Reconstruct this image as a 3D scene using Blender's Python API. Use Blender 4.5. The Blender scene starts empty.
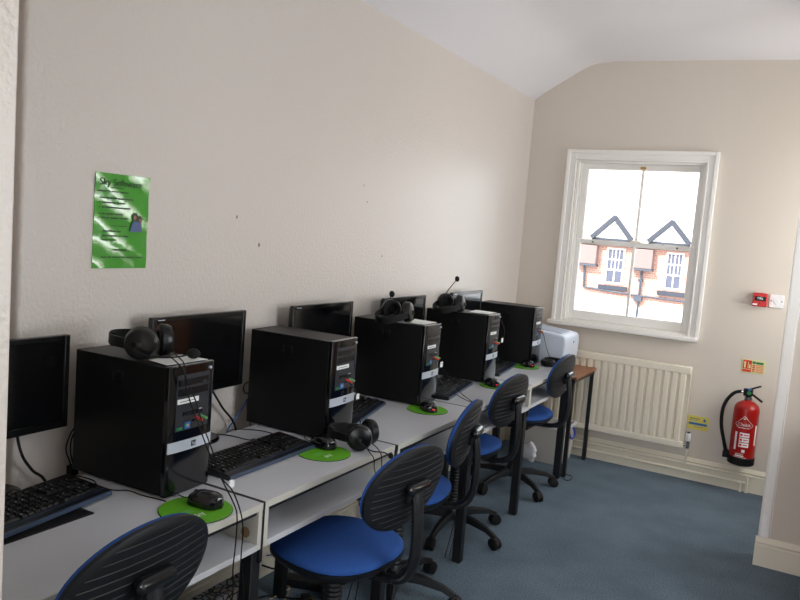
import bpy, bmesh, math, random
from mathutils import Vector, Matrix, Euler
random.seed(7)
PI = math.pi
C = bpy.context.scene.collection
SC = bpy.context.scene

# ------------------------------------------------------------------ materials
def lin(c):
    return tuple(((x / 12.92) if x <= .04045 else ((x + .055) / 1.055) ** 2.4) for x in c)

def mat(name, col, rough=.5, metal=0., spec=.5, bump=None, var=None, coat=0., emit=None, srgb=True):
    """bump=(scale, strength, distance[, detail]); var=(scale, amount)"""
    m = bpy.data.materials.new(name); m.use_nodes = True
    nt = m.node_tree; b = nt.nodes['Principled BSDF']
    c = lin(col) if srgb else col
    b.inputs['Base Color'].default_value = (*c, 1)
    b.inputs['Roughness'].default_value = rough
    b.inputs['Metallic'].default_value = metal
    b.inputs['Specular IOR Level'].default_value = spec
    b.inputs['Coat Weight'].default_value = coat
    tc = nt.nodes.new('ShaderNodeTexCoord')
    if var:
        n = nt.nodes.new('ShaderNodeTexNoise'); n.inputs['Scale'].default_value = var[0]; n.inputs['Detail'].default_value = 4
        nt.links.new(tc.outputs['Object'], n.inputs['Vector'])
        r = nt.nodes.new('ShaderNodeMix'); r.data_type = 'RGBA'
        lo = tuple(max(0, x * (1 - var[1])) for x in c); hi = tuple(min(1, x * (1 + var[1])) for x in c)
        r.inputs['A'].default_value = (*lo, 1); r.inputs['B'].default_value = (*hi, 1)
        nt.links.new(n.outputs['Fac'], r.inputs['Factor']); nt.links.new(r.outputs['Result'], b.inputs['Base Color'])
    if bump:
        n = nt.nodes.new('ShaderNodeTexNoise'); n.inputs['Scale'].default_value = bump[0]
        n.inputs['Detail'].default_value = bump[3] if len(bump) > 3 else 2
        nt.links.new(tc.outputs['Object'], n.inputs['Vector'])
        bp = nt.nodes.new('ShaderNodeBump'); bp.inputs['Strength'].default_value = bump[1]; bp.inputs['Distance'].default_value = bump[2]
        nt.links.new(n.outputs['Fac'], bp.inputs['Height']); nt.links.new(bp.outputs['Normal'], b.inputs['Normal'])
    if emit:
        b.inputs['Emission Color'].default_value = (*lin(emit[0]), 1); b.inputs['Emission Strength'].default_value = emit[1]
    return m

M = {}
M['wall'] = mat('wall_paint', (.835, .805, .775), .32, spec=.55, bump=(75, .65, .0045, 3))
M['wall_plain'] = mat('wall_paint_far', (.83, .794, .747), .55, spec=.4, bump=(60, .15, .002))
M['ceiling'] = mat('ceiling_paint', (.90, .89, .90), .7, bump=(30, .1, .002))
M['gloss_white'] = mat('white_gloss_paint', (.93, .92, .90), .28, bump=(20, .05, .001))
M['cream'] = mat('cream_gloss_paint', (.90, .87, .80), .35)
M['chip'] = mat('bare_white_plaster', (.95, .95, .95), .7)
M['melamine'] = mat('pale_grey_melamine', (.77, .775, .79), .38, spec=.45)
M['edge'] = mat('cream_edging', (.77, .76, .72), .45)
M['steel'] = mat('black_powder_steel', (.065, .068, .08), .45)
M['case'] = mat('black_case_metal', (.04, .04, .045), .45, spec=.35, bump=(400, .1, .0005))
M['gloss'] = mat('piano_black_plastic', (.035, .04, .055), .12, coat=.3)
M['panel'] = mat('dark_grey_plastic', (.16, .17, .19), .4)
M['slot'] = mat('drive_slot_plastic', (.07, .075, .09), .25)
M['screen'] = mat('switched_off_screen', (.025, .027, .035), .13, spec=.8)
M['bezel'] = mat('monitor_bezel_plastic', (.045, .048, .055), .2)
M['silver'] = mat('silver_plastic', (.78, .81, .85), .35, metal=.25)
M['white'] = mat('white_plastic', (.9, .9, .9), .4)
M['paper'] = mat('white_paper', (.92, .93, .92), .7)
M['key'] = mat('black_key_plastic', (.03, .031, .036), .42)
M['kb'] = mat('keyboard_body_plastic', (.05, .055, .07), .3)
M['kbedge'] = mat('keyboard_front_strip', (.24, .29, .38), .4)  # bluish reflection on the front edge, painted into the base colour
M['legend'] = mat('key_legend_white', (.85, .85, .85), .6)
M['rubber'] = mat('black_rubber', (.04, .04, .042), .6, spec=.3)
M['cup'] = mat('satin_black_cup', (.03, .032, .038), .3, spec=.4)
M['foam'] = mat('black_foam', (.04, .04, .043), .95, bump=(300, .6, .002))
M['padblk'] = mat('ear_pad_leatherette', (.04, .04, .045), .5, spec=.35)
M['chairblk'] = mat('black_chair_plastic', (.06, .066, .082), .48, spec=.4)
M['chairsh'] = mat('black_shiny_knob', (.06, .065, .075), .15)
M['blue'] = mat('blue_woven_fabric', (.15, .30, .56), .85, spec=.25, bump=(350, .4, .001), var=(160, .18))
M['green'] = mat('green_mouse_pad', (.36, .66, .07), .6, var=(60, .08))
M['lime'] = mat('green_laminated_paper', (.27, .62, .20), .10, bump=(9, .30, .006), coat=1)
M['red'] = mat('red_enamel', (.62, .05, .03), .28)
M['redp'] = mat('red_plastic', (.75, .08, .06), .4)
M['signred'] = mat('sign_red', (.82, .10, .07), .5)
M['signgreen'] = mat('sign_green', (.10, .45, .25), .5)
M['signbg'] = mat('sign_pale_yellow', (.84, .84, .58), .5)
M['signor'] = mat('sign_salmon', (.86, .56, .42), .5)
M['yellow'] = mat('notice_yellow', (.85, .80, .38), .5)
M['nblue'] = mat('notice_blue', (.16, .42, .70), .5)
M['blk'] = mat('black_print', (.05, .05, .05), .6); M['print'] = mat('faded_dark_print', (.10, .24, .10), .4)
M['dgreen'] = mat('dark_green_print', (.03, .19, .05), .5)
M['chrome'] = mat('chrome', (.75, .76, .78), .15, metal=1)
M['brass'] = mat('brass', (.75, .58, .28), .3, metal=1)
M['printer'] = mat('pale_grey_printer_plastic', (.80, .83, .88), .4)
M['printer2'] = mat('printer_tray_plastic', (.62, .67, .74), .4)
M['cablue'] = mat('blue_cable', (.16, .36, .62), .5)
M['tan'] = mat('tan_wood_plug', (.55, .44, .32), .6)
M['pinkplug'] = mat('pink_jack_plastic', (.85, .28, .25), .4)
M['greenplug'] = mat('green_jack_plastic', (.45, .75, .48), .4)
M['skin'] = mat('printed_picture_skin', (.60, .45, .36), .4)
M['pblue'] = mat('printed_picture_blue', (.30, .38, .55), .4)
M['pbrown'] = mat('printed_picture_brown', (.25, .17, .13), .4)
M['led'] = mat('red_optical_light', (.9, .05, .05), .3, emit=((1, .05, .04), .9))
M['tub'] = mat('cloudy_clear_plastic', (.95, .94, .92), .3)
M['tub'].node_tree.nodes['Principled BSDF'].inputs['Alpha'].default_value = .55
M['handleblue'] = mat('blue_handle_plastic', (.16, .25, .62), .4)
M['bag'] = mat('white_paper_bag', (.86, .86, .88), .8)
M['stuffbeige'] = mat('beige_fabric_roll', (.66, .60, .48), .9)
M['stuffgrey'] = mat('grey_fabric_bundle', (.45, .47, .50), .9)
M['mark'] = mat('brown_wall_mark', (.55, .45, .36), .8)
M['roofslate'] = mat('pale_roof_slate', (.72, .66, .64), .8)
M['barge'] = mat('blue_grey_painted_board', (.17, .19, .24), .6)
M['render'] = mat('white_render', (.9, .88, .86), .8)
M['pipeblk'] = mat('cast_iron_pipe', (.25, .27, .32), .6)
M['panelpink'] = mat('pink_brown_hopper', (.50, .42, .41), .7)
M['panelblue'] = mat('window_reflection_blue', (.30, .31, .38), .4)
M['street'] = mat('asphalt', (.62, .60, .58), .9)

# carpet
def carpet():
    m = bpy.data.materials.new('blue_grey_carpet'); m.use_nodes = True; nt = m.node_tree; b = nt.nodes['Principled BSDF']
    b.inputs['Roughness'].default_value = .95; b.inputs['Specular IOR Level'].default_value = .1
    tc = nt.nodes.new('ShaderNodeTexCoord')
    a = nt.nodes.new('ShaderNodeTexNoise'); a.inputs['Scale'].default_value = 140; a.inputs['Detail'].default_value = 5
    s = nt.nodes.new('ShaderNodeTexNoise'); s.inputs['Scale'].default_value = 4; s.inputs['Detail'].default_value = 5
    for n in (a, s): nt.links.new(tc.outputs['Object'], n.inputs['Vector'])
    r1 = nt.nodes.new('ShaderNodeValToRGB'); r1.color_ramp.elements[0].position = .3; r1.color_ramp.elements[1].position = .7
    r1.color_ramp.elements[0].color = (*lin((.335, .40, .445)), 1); r1.color_ramp.elements[1].color = (*lin((.49, .55, .60)), 1)
    r2 = nt.nodes.new('ShaderNodeValToRGB'); r2.color_ramp.elements[0].position = .3; r2.color_ramp.elements[1].position = .65
    r2.color_ramp.elements[0].color = (.78, .78, .80, 1); r2.color_ramp.elements[1].color = (1, 1, 1, 1)
    nt.links.new(a.outputs['Fac'], r1.inputs['Fac']); nt.links.new(s.outputs['Fac'], r2.inputs['Fac'])
    mx = nt.nodes.new('ShaderNodeMix'); mx.data_type = 'RGBA'; mx.blend_type = 'MULTIPLY'; mx.inputs['Factor'].default_value = 1
    nt.links.new(r1.outputs['Color'], mx.inputs['A']); nt.links.new(r2.outputs['Color'], mx.inputs['B'])
    nt.links.new(mx.outputs['Result'], b.inputs['Base Color'])
    bp = nt.nodes.new('ShaderNodeBump'); bp.inputs['Strength'].default_value = .6; bp.inputs['Distance'].default_value = .004
    nt.links.new(a.outputs['Fac'], bp.inputs['Height']); nt.links.new(bp.outputs['Normal'], b.inputs['Normal'])
    return m
M['carpet'] = carpet()

def wood(name, c1, c2, rough=.35, axis=(2, 14, 2)):
    m = bpy.data.materials.new(name); m.use_nodes = True; nt = m.node_tree; b = nt.nodes['Principled BSDF']
    b.inputs['Roughness'].default_value = rough
    tc = nt.nodes.new('ShaderNodeTexCoord'); mp = nt.nodes.new('ShaderNodeMapping'); mp.inputs['Scale'].default_value = axis
    n = nt.nodes.new('ShaderNodeTexNoise'); n.inputs['Scale'].default_value = 6; n.inputs['Detail'].default_value = 6; n.inputs['Distortion'].default_value = .6
    r = nt.nodes.new('ShaderNodeValToRGB'); r.color_ramp.elements[0].position = .3; r.color_ramp.elements[1].position = .7
    r.color_ramp.elements[0].color = (*lin(c1), 1); r.color_ramp.elements[1].color = (*lin(c2), 1)
    nt.links.new(tc.outputs['Object'], mp.inputs['Vector']); nt.links.new(mp.outputs['Vector'], n.inputs['Vector'])
    nt.links.new(n.outputs['Fac'], r.inputs['Fac']); nt.links.new(r.outputs['Color'], b.inputs['Base Color'])
    return m
M['wood'] = wood('brown_wood_laminate', (.50, .29, .16), (.66, .42, .26))
M['orange'] = wood('orange_varnished_wood', (.66, .38, .18), (.78, .50, .28))

def brick():
    m = bpy.data.materials.new('red_brick'); m.use_nodes = True; nt = m.node_tree; b = nt.nodes['Principled BSDF']
    b.inputs['Roughness'].default_value = .9
    tc = nt.nodes.new('ShaderNodeTexCoord'); mp = nt.nodes.new('ShaderNodeMapping'); mp.inputs['Rotation'].default_value = (PI / 2, 0, 0)
    t = nt.nodes.new('ShaderNodeTexBrick'); t.inputs['Scale'].default_value = 2.2
    t.inputs['Color1'].default_value = (*lin((.74, .56, .50)), 1); t.inputs['Color2'].default_value = (*lin((.68, .48, .43)), 1)
    t.inputs['Mortar'].default_value = (*lin((.82, .74, .68)), 1)
    nt.links.new(tc.outputs['Object'], mp.inputs['Vector']); nt.links.new(mp.outputs['Vector'], t.inputs['Vector'])
    nt.links.new(t.outputs['Color'], b.inputs['Base Color'])
    return m
M['brick'] = brick()

def patterned():
    m = bpy.data.materials.new('black_and_cream_pebble_print'); m.use_nodes = True; nt = m.node_tree; b = nt.nodes['Principled BSDF']
    b.inputs['Roughness'].default_value = .5
    tc = nt.nodes.new('ShaderNodeTexCoord')
    v = nt.nodes.new('ShaderNodeTexVoronoi'); v.feature = 'DISTANCE_TO_EDGE'; v.inputs['Scale'].default_value = 33
    v2 = nt.nodes.new('ShaderNodeTexVoronoi'); v2.inputs['Scale'].default_value = 33
    for n in (v, v2): nt.links.new(tc.outputs['Object'], n.inputs['Vector'])
    r = nt.nodes.new('ShaderNodeValToRGB'); r.color_ramp.interpolation = 'CONSTANT'
    r.color_ramp.elements[0].color = (0, 0, 0, 1); r.color_ramp.elements[1].position = .09; r.color_ramp.elements[1].color = (1, 1, 1, 1)
    cr = nt.nodes.new('ShaderNodeValToRGB'); cr.color_ramp.elements[0].color = (*lin((.62, .58, .46)), 1); cr.color_ramp.elements[1].color = (*lin((.64, .66, .72)), 1)
    mx = nt.nodes.new('ShaderNodeMix'); mx.data_type = 'RGBA'; mx.inputs['A'].default_value = (.006, .006, .008, 1)
    nt.links.new(v.outputs['Distance'], r.inputs['Fac']); nt.links.new(v2.outputs['Color'], cr.inputs['Fac'])
    nt.links.new(r.outputs['Color'], mx.inputs['Factor']); nt.links.new(cr.outputs['Color'], mx.inputs['B'])
    nt.links.new(mx.outputs['Result'], b.inputs['Base Color'])
    return m
M['pattern'] = patterned()

def glass():
    m = bpy.data.materials.new('window_glass'); m.use_nodes = True; nt = m.node_tree
    for n in list(nt.nodes): nt.nodes.remove(n)
    o = nt.nodes.new('ShaderNodeOutputMaterial'); mx = nt.nodes.new('ShaderNodeMixShader')
    t = nt.nodes.new('ShaderNodeBsdfTransparent'); g = nt.nodes.new('ShaderNodeBsdfGlossy'); g.inputs['Roughness'].default_value = .01
    f = nt.nodes.new('ShaderNodeFresnel'); f.inputs['IOR'].default_value = 1.4
    t.inputs['Color'].default_value = (.95, .96, .96, 1)
    nt.links.new(f.outputs[0], mx.inputs[0]); nt.links.new(t.outputs[0], mx.inputs[1]); nt.links.new(g.outputs[0], mx.inputs[2])
    nt.links.new(mx.outputs[0], o.inputs[0]); return m
M['glass'] = glass()

# ------------------------------------------------------------------ mesh helpers
class B:
    def __init__(s): s.bm = bmesh.new()
    def box(s, x0, x1, y0, y1, z0, z1, mx=None):
        r = bmesh.ops.create_cube(s.bm, size=1)['verts']
        T = Matrix.Translation(((x0 + x1) / 2, (y0 + y1) / 2, (z0 + z1) / 2)) @ Matrix.Diagonal((abs(x1 - x0), abs(y1 - y0), abs(z1 - z0), 1))
        if mx is not None: T = mx @ T
        bmesh.ops.transform(s.bm, matrix=T, verts=r); return s
    def ring(s, c, u, v, ru, rv, n):
        return [s.bm.verts.new(c + u * (ru * math.cos(2 * PI * i / n)) + v * (rv * math.sin(2 * PI * i / n))) for i in range(n)]
    def bridge(s, a, b):
        n = len(a)
        for i in range(n): s.bm.faces.new((a[i], a[(i + 1) % n], b[(i + 1) % n], b[i]))
    def lathe(s, prof, o=(0, 0, 0), axis='z', n=24, cap=True):
        o = Vector(o); W = {'z': Vector((0, 0, 1)), 'y': Vector((0, 1, 0)), 'x': Vector((1, 0, 0))}[axis] if isinstance(axis, str) else Vector(axis).normalized()
        U = W.orthogonal().normalized(); V = W.cross(U)
        rs = [s.ring(o + W * h, U, V, max(r, 1e-5), max(r, 1e-5), n) for r, h in prof]
        for a, b in zip(rs, rs[1:]): s.bridge(a, b)
        if cap: s.bm.faces.new(rs[0][::-1]); s.bm.faces.new(rs[-1])
        return s
    def cyl(s, p0, p1, r0, r1=None, n=16):
        p0 = Vector(p0); p1 = Vector(p1); r1 = r0 if r1 is None else r1
        return s.lathe([(r0, 0), (r1, (p1 - p0).length)], p0, (p1 - p0), n)
    def tube(s, pts, r, n=8, smooth=3, flat=1., up=None):
        P = [Vector(p) for p in pts]
        if smooth > 1 and len(P) > 2:
            Q = []
            for i in range(len(P) - 1):
                p0 = P[max(i - 1, 0)]; p1 = P[i]; p2 = P[i + 1]; p3 = P[min(i + 2, len(P) - 1)]
                for k in range(smooth):
                    t = k / smooth
                    Q.append(.5 * ((2 * p1) + (p2 - p0) * t + (2 * p0 - 5 * p1 + 4 * p2 - p3) * t * t + (-p0 + 3 * p1 - 3 * p2 + p3) * t ** 3))
            Q.append(P[-1]); P = Q
        rs = []; pu = None
        for i, p in enumerate(P):
            d = (P[min(i + 1, len(P) - 1)] - P[max(i - 1, 0)]).normalized()
            if pu is None: u = Vector(up) if up else d.orthogonal()
            else: u = pu
            u = (u - d * u.dot(d)).normalized(); v = d.cross(u); pu = u
            rr = r(i / (len(P) - 1)) if callable(r) else r
            rs.append(s.ring(p, u, v, rr, rr * flat, n))
        for a, b in zip(rs, rs[1:]): s.bridge(a, b)
        s.bm.faces.new(rs[0][::-1]); s.bm.faces.new(rs[-1]); return s
    def prism(s, pts, axis, a, b):
        def mk(p, h):
            return {'x': (h, p[0], p[1]), 'y': (p[0], h, p[1]), 'z': (p[0], p[1], h)}[axis]
        A = [s.bm.verts.new(mk(p, a)) for p in pts]; Bv = [s.bm.verts.new(mk(p, b)) for p in pts]
        s.bridge(A, Bv); s.bm.faces.new(A[::-1]); s.bm.faces.new(Bv); return s
    def ell(s, c, r, n=16, mx=None):
        v = bmesh.ops.create_uvsphere(s.bm, u_segments=n, v_segments=max(6, n // 2), radius=1)['verts']
        T = Matrix.Translation(c) @ Matrix.Diagonal((*r, 1))
        if mx is not None: T = Matrix.Translation(c) @ mx @ Matrix.Diagonal((*r, 1))
        bmesh.ops.transform(s.bm, matrix=T, verts=v); return s
    def make(s, name, m, parent=None, bev=0, loc=None, rot=None, seg=2, ang=35):
        bmesh.ops.recalc_face_normals(s.bm, faces=s.bm.faces[:])
        for f in s.bm.faces: f.smooth = True
        for e in s.bm.edges:
            if len(e.link_faces) == 2 and e.calc_face_angle(0) > math.radians(ang): e.smooth = False
        me = bpy.data.meshes.new(name); s.bm.to_mesh(me); s.bm.free()
        o = bpy.data.objects.new(name, me); C.objects.link(o)
        me.materials.append(M[m])
        if parent: o.parent = parent
        if loc is not None: o.location = loc
        if rot is not None: o.rotation_euler = rot
        if bev:
            b = o.modifiers.new('bevel', 'BEVEL'); b.width = bev; b.segments = seg; b.limit_method = 'ANGLE'; b.angle_limit = math.radians(40)
            b.harden_normals = False
        return o

def bx(name, m, parent, x0, x1, y0, y1, z0, z1, bev=0): return B().box(x0, x1, y0, y1, z0, z1).make(name, m, parent, bev)

def tag(o, label, cat, group=None):
    o['label'] = label; o['category'] = cat
    if group: o['group'] = group
    return o
def thing(name, label, cat, loc=(0, 0, 0), rz=0, group=None, rot=None):
    o = bpy.data.objects.new(name, None); C.objects.link(o); o.empty_display_size = .05
    o.location = loc; o.rotation_euler = rot if rot else (0, 0, rz)
    return tag(o, label, cat, group)
def st(o): o['kind'] = 'structure'; return o

def text(name, body, size, m, parent, loc, face='-y', align='LEFT', ext=.0004, sx=1., roll=0, bold=0.):
    cu = bpy.data.curves.new(name, 'FONT'); cu.body = body; cu.size = size; cu.extrude = ext; cu.align_x = align; cu.align_y = 'CENTER'; cu.offset = bold
    tmp = bpy.data.objects.new('tmp_text', cu); C.objects.link(tmp)
    dg = bpy.context.evaluated_depsgraph_get(); me = bpy.data.meshes.new_from_object(tmp.evaluated_get(dg))
    bpy.data.objects.remove(tmp); bpy.data.curves.remove(cu)
    R = {'-y': Matrix(((1, 0, 0), (0, 0, -1), (0, 1, 0))), '+x': Matrix(((0, 0, 1), (1, 0, 0), (0, 1, 0))), '+z': Matrix.Identity(3)}[face].to_4x4()
    me.transform(Matrix.Translation(loc) @ R @ Matrix.Rotation(roll, 4, 'Z') @ Matrix.Diagonal((sx, 1, 1, 1)))
    me.materials.clear(); me.materials.append(M[m])
    o = bpy.data.objects.new(name, me); C.objects.link(o)
    if parent: o.parent = parent
    return o

def copy_tree(o, parent=None):
    c = o.copy(); C.objects.link(c); c.parent = parent
    for ch in list(o.children): copy_tree(ch, c)
    return c

# ------------------------------------------------------------------ room
D = 5.306; LX = -.12; RX = 2.40; BY = -2.2; HT = 3.05
bx0 = B().box(-.6, 2.9, BY - .2, D + .35, -.12, 0); st(bx0.make('floor', 'carpet'))
prof = [(-.62, 2.56), (LX, 2.555), (-.06, 2.602), (.09, 2.69), (.20, 2.757), (.27, 2.790), (.34, 2.806), (.45, 2.812), (1.0, 2.797), (1.6, 2.777), (2.9, 2.75), (2.9, 3.2), (-.62, 3.2)]
st(B().prism(prof, 'y', BY - .2, D + .35).make('ceiling', 'ceiling', ang=30))
st(B().box(LX - .25, LX, 1.285, D + .3, 0, 2.66).make('wall_left', 'wall', bev=.012, seg=3))
st(B().box(-.6, -.37, BY, 1.6, 0, 2.66).make('wall_left_recess', 'wall'))
st(B().box(-.37, .80, .50, .6645, 0, 2.85).make('wall_left_pier', 'wall', bev=.003))
wx0, wx1, wz0, wz1 = .247, 1.122, .972, 2.128
b = B(); b.box(LX - .25, wx0, D, D + .3, 0, 3); b.box(wx1, 2.9, D, D + .3, 0, 3); b.box(wx0, wx1, D, D + .3, 0, wz0); b.box(wx0, wx1, D, D + .3, wz1, 3)
st(b.make('wall_far', 'wall_plain'))
# right wall openings: the far window, and two nearer ones added for light
b = B()
ys = [BY, 1.40, 2.40, 3.50, 3.76, 4.32, 5.16, D + .3]
b.box(RX, RX + .2, ys[0], ys[1], 0, 3); b.box(RX, RX + .2, ys[2], ys[3], 0, 3); b.box(RX, RX + .2, ys[4], ys[5], 0, 3); b.box(RX, RX + .2, ys[6], ys[7], 0, 3)
for a_, c_ in ((ys[1], ys[2]), (ys[3], ys[4]), (ys[5], ys[6])):
    b.box(RX, RX + .2, a_, c_, 0, .95); b.box(RX, RX + .2, a_, c_, 2.2, 3)
st(b.make('wall_right', 'wall_plain'))
b = B(); b.box(-.6, .75, BY - .2, BY, 0, 3); b.box(2.15, 2.9, BY - .2, BY, 0, 3); b.box(.75, 2.15, BY - .2, BY, 0, .95); b.box(.75, 2.15, BY - .2, BY, 2.25, 3)
st(b.make('wall_back', 'wall_plain'))
SX, SY = 1.728, 4.076
st(B().box(SX, RX + .01, SY, SY + .13, 0, 3).make('wall_right_pier', 'wall_plain'))
b = B().box(SX - .004, SX + .040, SY - .016, SY, .145, 2.78); b.box(SX - .010, SX, SY - .016, SY + .14, .145, 2.78)
st(b.make('trim_1', 'gloss_white', bev=.004)); st(B().box(SX + .0405, SX + .0445, SY - .010, SY, .145, 2.78).make('trim_3', 'chip'))
st(B().box(SX + .002, SX + .022, SY - .018, SY - .0155, .155, .26).make('trim_2', 'chip'))

def skirting(name, m, p0, p1, h, t, nrm):
    """moulded skirting board from p0 to p1 standing off a wall whose inward normal is nrm"""
    p0 = Vector(p0); p1 = Vector(p1); d = (p1 - p0); L = d.length; d.normalize(); n = Vector(nrm)
    prof = [(0, 0), (t, 0), (t, h * .72), (t * .8, h * .75), (t * .8, h * .80), (t * 1.1, h * .84), (t * .7, h * .93), (t * .35, h), (0, h)]
    bm = B(); A = []; Bb = []
    for q, w in prof:
        A.append(bm.bm.verts.new(p0 + n * q + Vector((0, 0, w)))); Bb.append(bm.bm.verts.new(p1 + n * q + Vector((0, 0, w))))
    bm.bridge(A, Bb); bm.bm.faces.new(A[::-1]); bm.bm.faces.new(Bb)
    return st(bm.make(name, m, ang=25))
skirting('baseboard_far', 'cream', (LX, D, 0), (RX, D, 0), .15, .018, (0, -1, 0))
skirting('baseboard_left', 'cream', (LX, 1.3, 0), (LX, D - .02, 0), .15, .018, (1, 0, 0))
skirting('baseboard_right_pier', 'cream', (SX - .018, SY, 0), (RX, SY, 0), .145, .02, (0, -1, 0))

# small marks on the left wall
for i, (y, z, r) in enumerate([(2.167, 1.532, .007), (2.305, 1.428, .009), (3.09, 1.653, .005), (3.05, 1.73, .005), (3.27, 1.39, .006)]):
    b = B(); b.ell((LX, y, z), (.0012, r * .6, r), 8)
    tag(b.make('wall_mark', 'mark'), ['small brown chip on left wall, higher of the two nearer the green poster', 'small brown chip on left wall, lower of the two nearer the green poster', 'faint brown speck high on left wall above third monitor', 'faintest brown speck, highest on the left wall', 'faint brown speck on left wall above fourth monitor'][i], 'wall mark', 'marks on the left wall')

# ------------------------------------------------------------------ far window
w = thing('window_1', '', ''); del w['label']; del w['category']; st(w)
def frame_ring(b, x0, x1, z0, z1, y0, y1, t, tb=None, tt=None):
    tb = t if tb is None else tb; tt = t if tt is None else tt
    b.box(x0, x0 + t, y0, y1, z0, z1); b.box(x1 - t, x1, y0, y1, z0, z1); b.box(x0 + t, x1 - t, y0, y1, z0, z0 + tb); b.box(x0 + t, x1 - t, y0, y1, z1 - tt, z1)
b = B(); frame_ring(b, .172, 1.190, .955, 2.200, D - .016, D, .068, .02); frame_ring(b, .172, 1.190, .955, 2.200, D - .032, D - .016, .026, .01); b.box(.232, .244, D - .022, D, .96, 2.14); b.box(1.118, 1.130, D - .022, D, .96, 2.14); b.box(.23, 1.13, D - .022, D, 2.128, 2.142)
b.make('window_architrave', 'gloss_white', w, bev=.004)
b = B(); frame_ring(b, wx0, wx1, wz0, wz1, D + .01, D + .20, .014); b.box(.261, .273, D + .035, D + .05, .98, 2.12); b.box(1.096, 1.108, D + .035, D + .05, .98, 2.12)
b.make('window_lining', 'gloss_white', w, bev=.002)
b = B(); b.box(.150, 1.185, D - .062, D + .06, .938, .968); b.make('window_sill', 'gloss_white', w, bev=.008, seg=3)
b = B(); frame_ring(b, .262, 1.107, .986, 1.572, D + .05, D + .085, .046, .062, .036); b.box(.681, .699, D + .055, D + .08, 1.04, 1.54)
b.make('lower_sash', 'gloss_white', w, bev=.004)
b = B(); frame_ring(b, .262, 1.107, 1.536, 2.116, D + .09, D + .125, .046, .036, .040); b.box(.681, .699, D + .095, D + .12, 1.56, 2.08)
b.make('upper_sash', 'gloss_white', w, bev=.004)
for z0, z1, y in ((1.045, 1.54, D + .068), (1.57, 2.078, D + .108)):
    for x0, x1 in ((.306, .683), (.697, 1.063)):
        bx('window_pane', 'glass', w, x0, x1, y, y + .003, z0, z1)
b = B(); b.box(.672, .71, D + .078, D + .09, 2.083, 2.10); b.cyl((.69, D + .06, 2.09), (.69, D + .08, 2.09), .008); b.make('brass_catch', 'brass', w, bev=.002)
b = B(); b.box(.66, .73, D + .055, D + .085, 1.572, 1.582); b.make('sash_lock', 'cream', w, bev=.003)
for i, x in enumerate((.40, .98)):
    b = B(); b.cyl((x, D + .044, 1.553), (x, D + .05, 1.553), .006); b.make('sash_screw', 'panel', w)
# right wall side windows; the nearer one is unseen, added as fill light
for k, (a_, c_) in enumerate(((4.32, 5.16), (1.40, 2.40))):
    w2 = thing('window_%d' % (2 + 3 * k), '', ''); del w2['label']; del w2['category']; st(w2)
    b = B()
    b.box(RX + .08, RX + .12, a_, a_ + .05, .95, 2.2); b.box(RX + .08, RX + .12, c_ - .05, c_, .95, 2.2)
    b.box(RX + .08, RX + .12, a_ + .05, c_ - .05, .95, 1.0); b.box(RX + .08, RX + .12, a_ + .05, c_ - .05, 2.15, 2.2); b.box(RX + .08, RX + .12, a_ + .05, c_ - .05, 1.56, 1.60)
    b.make('window_frame', 'gloss_white', w2, bev=.004)
    bx('window_sill', 'gloss_white', w2, RX - .05, RX + .1, a_ - .04, c_ + .04, .93, .955, .006)

w4 = thing('window_4', '', ''); del w4['label']; del w4['category']; st(w4)  # unseen narrow window, added to put a glare band on the poster
b = B(); b.box(RX + .08, RX + .12, 3.50, 3.52, .95, 2.2); b.box(RX + .08, RX + .12, 3.74, 3.76, .95, 2.2); b.box(RX + .08, RX + .12, 3.52, 3.74, .95, .98); b.box(RX + .08, RX + .12, 3.52, 3.74, 2.17, 2.2); b.make('window_frame', 'gloss_white', w4, bev=.003)
w3 = thing('window_3', '', ''); del w3['label']; del w3['category']; st(w3)  # unseen back window, added to fill the far wall from the front
b = B(); frame_ring(b, .75, 2.15, .95, 2.25, BY - .12, BY - .08, .05); b.box(.8, 2.1, BY - .12, BY - .08, 1.58, 1.62); b.box(1.43, 1.47, BY - .12, BY - .08, 1.0, 1.58); b.make('window_frame', 'gloss_white', w3, bev=.004)
bx('window_sill', 'gloss_white', w3, .71, 2.19, BY - .1, BY + .05, .93, .955, .006)

# ------------------------------------------------------------------ buildings outside
FY = 39.0
t = thing('brick_building', 'long red brick building with two grey gables across the street beyond the window', 'building', (0, FY, -6))
OZ = 6.0
def ob(b, name, m, **k): return b.make(name, m, t, **k)
b = B(); b.box(-22, 14, 0, 6, 0, OZ + 1.55); ob(b, 'brick_wall', 'brick')
b = B(); b.prism([(-.35, OZ + 1.55), (4.5, OZ + 6.4), (9, OZ + 1.55)], 'x', -22, 14); ob(b, 'roof', 'roofslate')
for gx0, gx1, ax, az in ((-8.40, -6.38, -7.30, 2.99), (-5.55, -3.60, -4.50, 2.93), (-11.3, -9.2, -10.2, 3.03), (-2.7, -.75, -1.65, 2.9)):
    zb = OZ + 1.9; m_ = (gx0 + gx1) / 2
    g = B().prism([(gx0 + .2, zb), (gx1 - .2, zb), (ax, OZ + az - .25)], 'y', -.5, 2.5); gg = ob(g, 'gable', 'render')
    for xa in (gx0, gx1):
        d = Vector((ax - xa, 0, OZ + az - zb)); L = d.length; ang = math.atan2(d.z, d.x)
        mx = Matrix.Translation((xa, 0, zb)) @ Matrix.Rotation(-ang, 4, 'Y')
        s = 1 if d.x > 0 else -1
        B().box(0, L + (.06 if s > 0 else .02), -.75 - (.01 if s > 0 else 0), -.45, -.11, .11, mx).make('bargeboard', 'barge', gg)
    B().box(gx0, gx1, -.6, -.4, zb - .10, zb + .02).make('gable_sill', 'barge', gg)
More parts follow.
